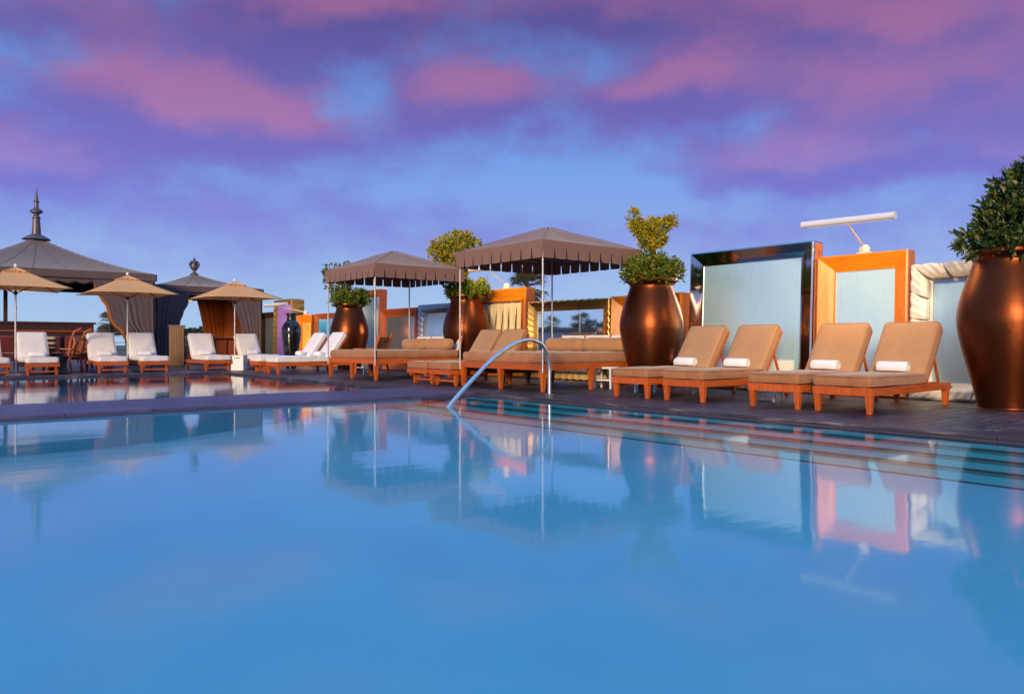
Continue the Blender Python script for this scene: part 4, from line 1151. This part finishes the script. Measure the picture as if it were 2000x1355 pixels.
def edge_small(v):
    pts = [(0,1),(.15,.98),(.3,.82),(.42,.72),(.6,.62),(.75,.55),(.9,.56),(1,.6)]
    for (a, x), (b_, y) in zip(pts, pts[1:]):
        if v <= b_:
            s = (v-a)/(b_-a); s = s*s*(3-2*s); return x+(y-x)*s
    return pts[-1][1]
drape(sm, 'curtain', 'drape_grey', h2, -h2-.08, -1.05, 0, 2.52, .03, edge_small, 6, .045)
drape(sm, 'curtain', 'drape_grey', -h2, -h2-.08, 1.05, 0, 2.52, .03, edge_small, 6, .045)
drape(sm, 'curtain', 'drape_grey', h2+.08, -h2, 0, 1.3, 2.52, .03, edge_small, 6, .045)
drape(sm, 'curtain', 'drape_orange', h2-.05, h2-.1, -1.15, 0, 2.48, .05, lambda v: 1-.3*math.sin(min(1, v*1.1)*math.pi*.5), 6, .05)
drape(sm, 'curtain', 'drape_orange', h2-.07, h2-.05, 0, -3.0, 2.48, .05, lambda v: 1, 14, .04)
strip_lamp(sm, -.9, .1, .55, 2.36, 22.)

# ------------------------------------------------------------------ furniture in and beside the pavilions
# plank screen between the pavilions
t = thing('wooden_screen', 'upright plank screen between the two tent pavilions', 'screen', (*w2(-.4365*24.6, 24.6), 0), -HEAD)
for k in range(6):
    MB().box(-.235+k*.08, -.235+k*.08+.076, -.03, .0, 0.02, 1.28).build('plank', 'screen_wood', t, bevel=.003)
MB().box(-.245, .25, .001, .03, .0, 1.27).build('back_board', 'dark_wood', t); MB().box(-.26, .26, -.05, .05, 1.282, 1.32).build('cap', 'dark_wood', t)
# railing along the terrace edge
t = thing('terrace_railing', 'dark railing along the terrace edge behind the pavilions', 'railing', (0, 34.5, 0))
MB().box(-6, 12, -.04, .04, 1.06, 1.13).build('top_rail', 'dark_wood', t)
for k in range(10): MB().box(-6+k*2-.03, -6+k*2+.03, -.03, .03, 0, 1.06).build('post', 'dark_wood', t)
for k in range(3): MB().box(-6, 12, -.012, .012, .15+.3*k, .17+.3*k).build('cable', 'steel_dark', t)

def teak_armchair(label, loc, rz, mat='teak', curved=False, group=None, cloth=None):
    t = thing('armchair', label, 'chair', loc, rz, group)
    for sy_ in (-1, 1):
        MB().bar((.0, sy_*.29, 0), (.03, sy_*.29, .60), .05, .05, (1,0,0)).build('front_leg', mat, t, bevel=.004)
        pts = [(.60, sy_*.27, 0), (.52, sy_*.27, .40), (.60, sy_*.26, .75), (.72, sy_*.26, 1.0)] if not curved else [(.56, sy_*.27, 0), (.48, sy_*.27, .42), (.52, sy_*.26, .80), (.62, sy_*.26, 1.05), (.80, sy_*.26, 1.14)]
        MB().tube(pts, .03, 8).build('back_post', mat, t, smooth=60)
        MB().bar((-.04, sy_*.29, .615), (.58, sy_*.28, .60), .07, .03).build('armrest', mat, t, bevel=.004)
        MB().bar((.02, sy_*.27, .36), (.53, sy_*.26, .36), .03, .06).build('seat_rail', mat, t)
    MB().box(-.01, .53, -.26, .26, .385, .41).build('seat', mat, t, bevel=.004)
    MB().rbox(.26, 0, .45, .52, .50, .08, .035, (8, 8, 4), .005, .004).build('seat_cushion', cloth or 'white_cushion', t, smooth=180)
    for k in range(7):
        y = -.21+k*.07
        MB().bar((.52, y, .43), (.61, y, .84), .035, .014, (0,1,0)).build('back_slat', mat, t)
    MB().bar((.615, -.28, .86), (.615, .28, .86), .03, .09).build('crest_rail', mat, t)
    return t
teak_armchair('orange teak armchair behind the farther daybed', (*w2(-.195*19.3, 19.3), 0), R(-62))
teak_armchair('dark curved-back wooden chair beside the black low table', (*w2(-.594*20.1, 20.1), 0), R(-38), 'red_wood_z', True, None, 'red_cloth')
teak_armchair('dark wooden chair left of the plank screen behind the lounger', (*w2(-.545*20.8, 20.8), 0), R(70), 'red_wood_z', False, None, 'red_cloth')
teak_armchair('dark wooden chair inside the small pavilion', (8.2, 28.6, 0), R(200), 'dark_wood', False, None, 'red_cloth')
# low black table
t = thing('low_table', 'low black drum table beside the white lounger at left', 'table', (*w2(-.590*18.9, 18.9), 0))
MB().lathe([(.001,0),(.2,0),(.21,.02),(.19,.06),(.17,.2),(.19,.36),(.22,.41),(.001,.41)], 28).build('drum', 'black_plastic', t, smooth=40)
MB().lathe([(.001,.412),(.27,.412),(.275,.43),(.27,.44),(.001,.44)], 32).build('top', 'black_glaze', t, smooth=40)
# settee in the large pavilion
t = thing('settee', 'long dark wooden settee with red seats in the large pavilion', 'settee', (*w2(-.62*21.2, 21.2), 0), R(3))
MB().box(-1.7, 1.6, .62, .70, .35, 1.30).build('back_panel', 'dark_wood', t, bevel=.006)
MB().box(-1.75, 1.65, .58, .74, 1.302, 1.36).build('top_rail', 'dark_wood', t, bevel=.006)
MB().box(-1.72, 1.62, .60, .62, 1.08, 1.12).build('moulding', 'red_wood_y', t)
MB().box(-1.7, 1.6, .0, .618, .26, .36).build('seat_frame', 'dark_wood', t, bevel=.006)
for k in range(4):
    MB().rbox(-1.28+k*.82, .30, .42, .78, .56, .13, .05, (8, 8, 4), .01, .006, k).build('seat_cushion', 'red_cloth', t, smooth=180)
    MB().rbox(-1.28+k*.82, .53, .72, .72, .14, .46, .06, (8, 4, 8), .0, .006, k+9).build('back_cushion', 'red_cloth', t, smooth=180)
for x in (-1.65, -.05, 1.55):
    for y in (.06, .62): MB().taper(x, y, 0, .262, .06, .08).build('leg', 'dark_wood', t)
pl = MB().rbox(0, 0, 0, .44, .16, .44, .075, (10, 6, 10), .0, .008, 4)
tag(pl.build('pillow', 'striped_cloth', None, (*w2(-.606*20.6, 20.6), .72), smooth=180), 'black and tan striped pillow on the settee beside the curved-back chair', 'pillow')
# bar counter in the small pavilion
t = thing('bar_counter', 'low red-brown wooden counter in the small pavilion', 'counter', (9.4, 28.9, 0))
MB().box(-.9, .95, -.25, .25, .05, .92).build('body', 'dark_wood', t, bevel=.006)
MB().box(-.98, 1.0, -.32, .32, .922, .975).build('top', 'red_wood_y', t, bevel=.006)
for k in range(4): MB().box(-.84+k*.45, -.46+k*.45, -.262, -.25, .14, .84).build('door_panel', 'red_wood_z', t, bevel=.004)

# ------------------------------------------------------------------ distance: palms, trees, houses
def palm(label, loc, height, r, nfr=46, mat='palm_leaf', grp='far palms'):
    t = thing('palm_tree', label, 'palm', loc, group=grp)
    MB().tube([(0,0,0),(.1,0,height*.5),(.0,.05,height)], [.28,.2,.17], 10).build('trunk', 'bark', t, smooth=60)
    V = []; F = []
    for i in range(nfr):
        a = random.uniform(0, 6.283); up = random.uniform(-.9, 1.15); L = r*random.uniform(.75, 1.1)
        d = Vector((math.cos(a)*math.cos(up), math.sin(a)*math.cos(up), math.sin(up)))
        s = d.cross(Vector((0,0,1))); s = s.normalized() if s.length > .01 else Vector((1,0,0))
        stem = Vector((0,0,height))+d*L*.5
        for k in range(17):        # fan of narrow blades
            th = (k-8)/8*1.25
            e = (d*math.cos(th)+s*math.sin(th)).normalized()
            tip = stem+e*L*.6*random.uniform(.85, 1.1)-Vector((0,0,L*.16*(1+abs(th)*.5)))
            mid = stem+e*L*.32
            w = e.cross(d.cross(s)).normalized()*L*.022
            o = len(V); V += [stem, mid+w, tip, mid-w]; F.append((o, o+1, o+2, o+3))
        o = len(V); w = s*.02*r; c0 = Vector((0,0,height)); V += [c0-w, c0+w, stem+w, stem-w]; F.append((o, o+1, o+2, o+3))
    MB().add(V, F).build('crown', mat, t)
    return t
def far_at(px, py, Y):
    x, y = w2((px-1000)/1500*Y, Y); return x, y, CAM_H+(668-py)/1500*Y
GZ = -11.0
def far_palm(lab, px, py, Y, r):
    x, y, z = far_at(px, py, Y); palm(lab, (x, y, GZ), z-GZ, r)
far_palm('fan palm crown rising behind the curtained orange frame', 1030, 562, 45, 1.45)
far_palm('fan palm glimpsed beside the large pavilion curtain', 217, 632, 60, 1.3)
def round_tree(lab, px, py, Y, rx, rz):
    x, y, z = far_at(px, py, Y)
    t = thing('far_tree', lab, 'tree', (x, y, GZ), group='distant trees seen through the pavilions')
    MB().tube([(0,0,0),(.1,0,(z-GZ)*.6),(0,0,z-GZ)], [.35,.25,.1], 8).build('trunk', 'bark', t)
    P, D = clump_points([(0,0,z-GZ,rx,rx,rz), (rx*.6,0,z-GZ-rz*.3,rx*.6,rx*.6,rz*.7), (-rx*.6,.2,z-GZ-rz*.2,rx*.6,rx*.6,rz*.7)], 900)
    V, F = leaves_mesh(P, D, .55, .26); mesh_np('crown', V, F, 'far_leaf', t)
round_tree('small rounded tree far off, left of a pair seen through the small pavilion', 374, 650, 150, 1.0, .8)
round_tree('small rounded tree far off, right of a pair seen through the small pavilion', 394, 650, 150, 1.4, 1.0)
round_tree('pale distant tree seen under the railing near the curved-back chair', 152, 667, 160, 1.1, 1.5)
round_tree('bushy distant tree seen under the railing near the curtain', 172, 668, 160, 1.0, 1.2)
# towards the left of the terrace, seen only in the mirrors
def far_house(lab, x, y, w, d, h, rz):
    t = thing('far_house', lab, 'house', (x, y, GZ), rz, group='white houses mirrored in the frames')
    MB().box(-w/2, w/2, -d/2, d/2, 0, h).build('wall', 'far_wall', t)
    MB().box(-w/2-.3, w/2+.3, -d/2-.3, d/2+.3, h+.002, h+.35).build('roof', 'far_roof', t)
    for k in range(5):
        for j in range(3):
            MB().box(w/2+.002, w/2+.06, -d/2+1.2+k*2.6, -d/2+2.6+k*2.6, h-2.6-j*3.1, h-1.2-j*3.1).build('window', 'far_window', t)
    return t
def behind_mirror(px, py, Y):     # where a thing must stand to be seen in the gold mirror
    P = Vector(far_at(px, py, Y)); N = Vector((-math.cos(R(4)), -math.sin(R(4)), math.sin(R(.6)))).normalized()
    return P - 2*(P-Vector((FXB+.08+.09, 10.36, 0))).dot(N)*N
p = behind_mirror(1056, 662, 75)
far_house('white house with dark windows reflected low in the gold wavy mirror', p.x, p.y, 10, 14, p.z-GZ+.6, R(-20))
p = behind_mirror(1078, 634, 80); palm('fan palm reflected at the left of the gold wavy mirror', (p.x, p.y, GZ), p.z-GZ, 1.1, 40, grp='palms mirrored in the frames')
p = behind_mirror(1134, 630, 70); palm('fan palm reflected at the right of the gold wavy mirror', (p.x, p.y, GZ), p.z-GZ, 1.2, 40, grp='palms mirrored in the frames')
p = behind_mirror(1156, 650, 70); t = thing('hedge_tree', 'bushy tree reflected low at the right of the gold wavy mirror', 'tree', (p.x, p.y, GZ))
MB().tube([(0,0,0),(.1,0,6),(0,0,p.z-GZ)], [.3,.2,.1], 8).build('trunk', 'bark', t)
P, D = clump_points([(0,0,p.z-GZ-.5,1.6,1.6,1.6), (1.2,1.2,p.z-GZ-.8,1.3,1.3,1.2), (-1.2,-1.2,p.z-GZ-1,1.3,1.3,1.3)], 2200); V, F = leaves_mesh(P, D, .4, .18); mesh_np('crown', V, F, 'far_leaf', t)
x, y, z = far_at(160, 672, 150)
t = thing('far_house', 'tiny pale house far off under the railing at left', 'house', (x, y, GZ), group='white houses far off')
MB().box(-3, 3, -3, 3, 0, z-GZ+.4).build('wall', 'far_wall', t); MB().hexa([(-3.2,-3.2,z-GZ+.4),(3.2,-3.2,z-GZ+.4),(3.2,3.2,z-GZ+.4),(-3.2,3.2,z-GZ+.4)], [(-1,-1,z-GZ+1),(1,-1,z-GZ+1),(1,1,z-GZ+1),(-1,1,z-GZ+1)]).build('roof', 'far_roof', t)
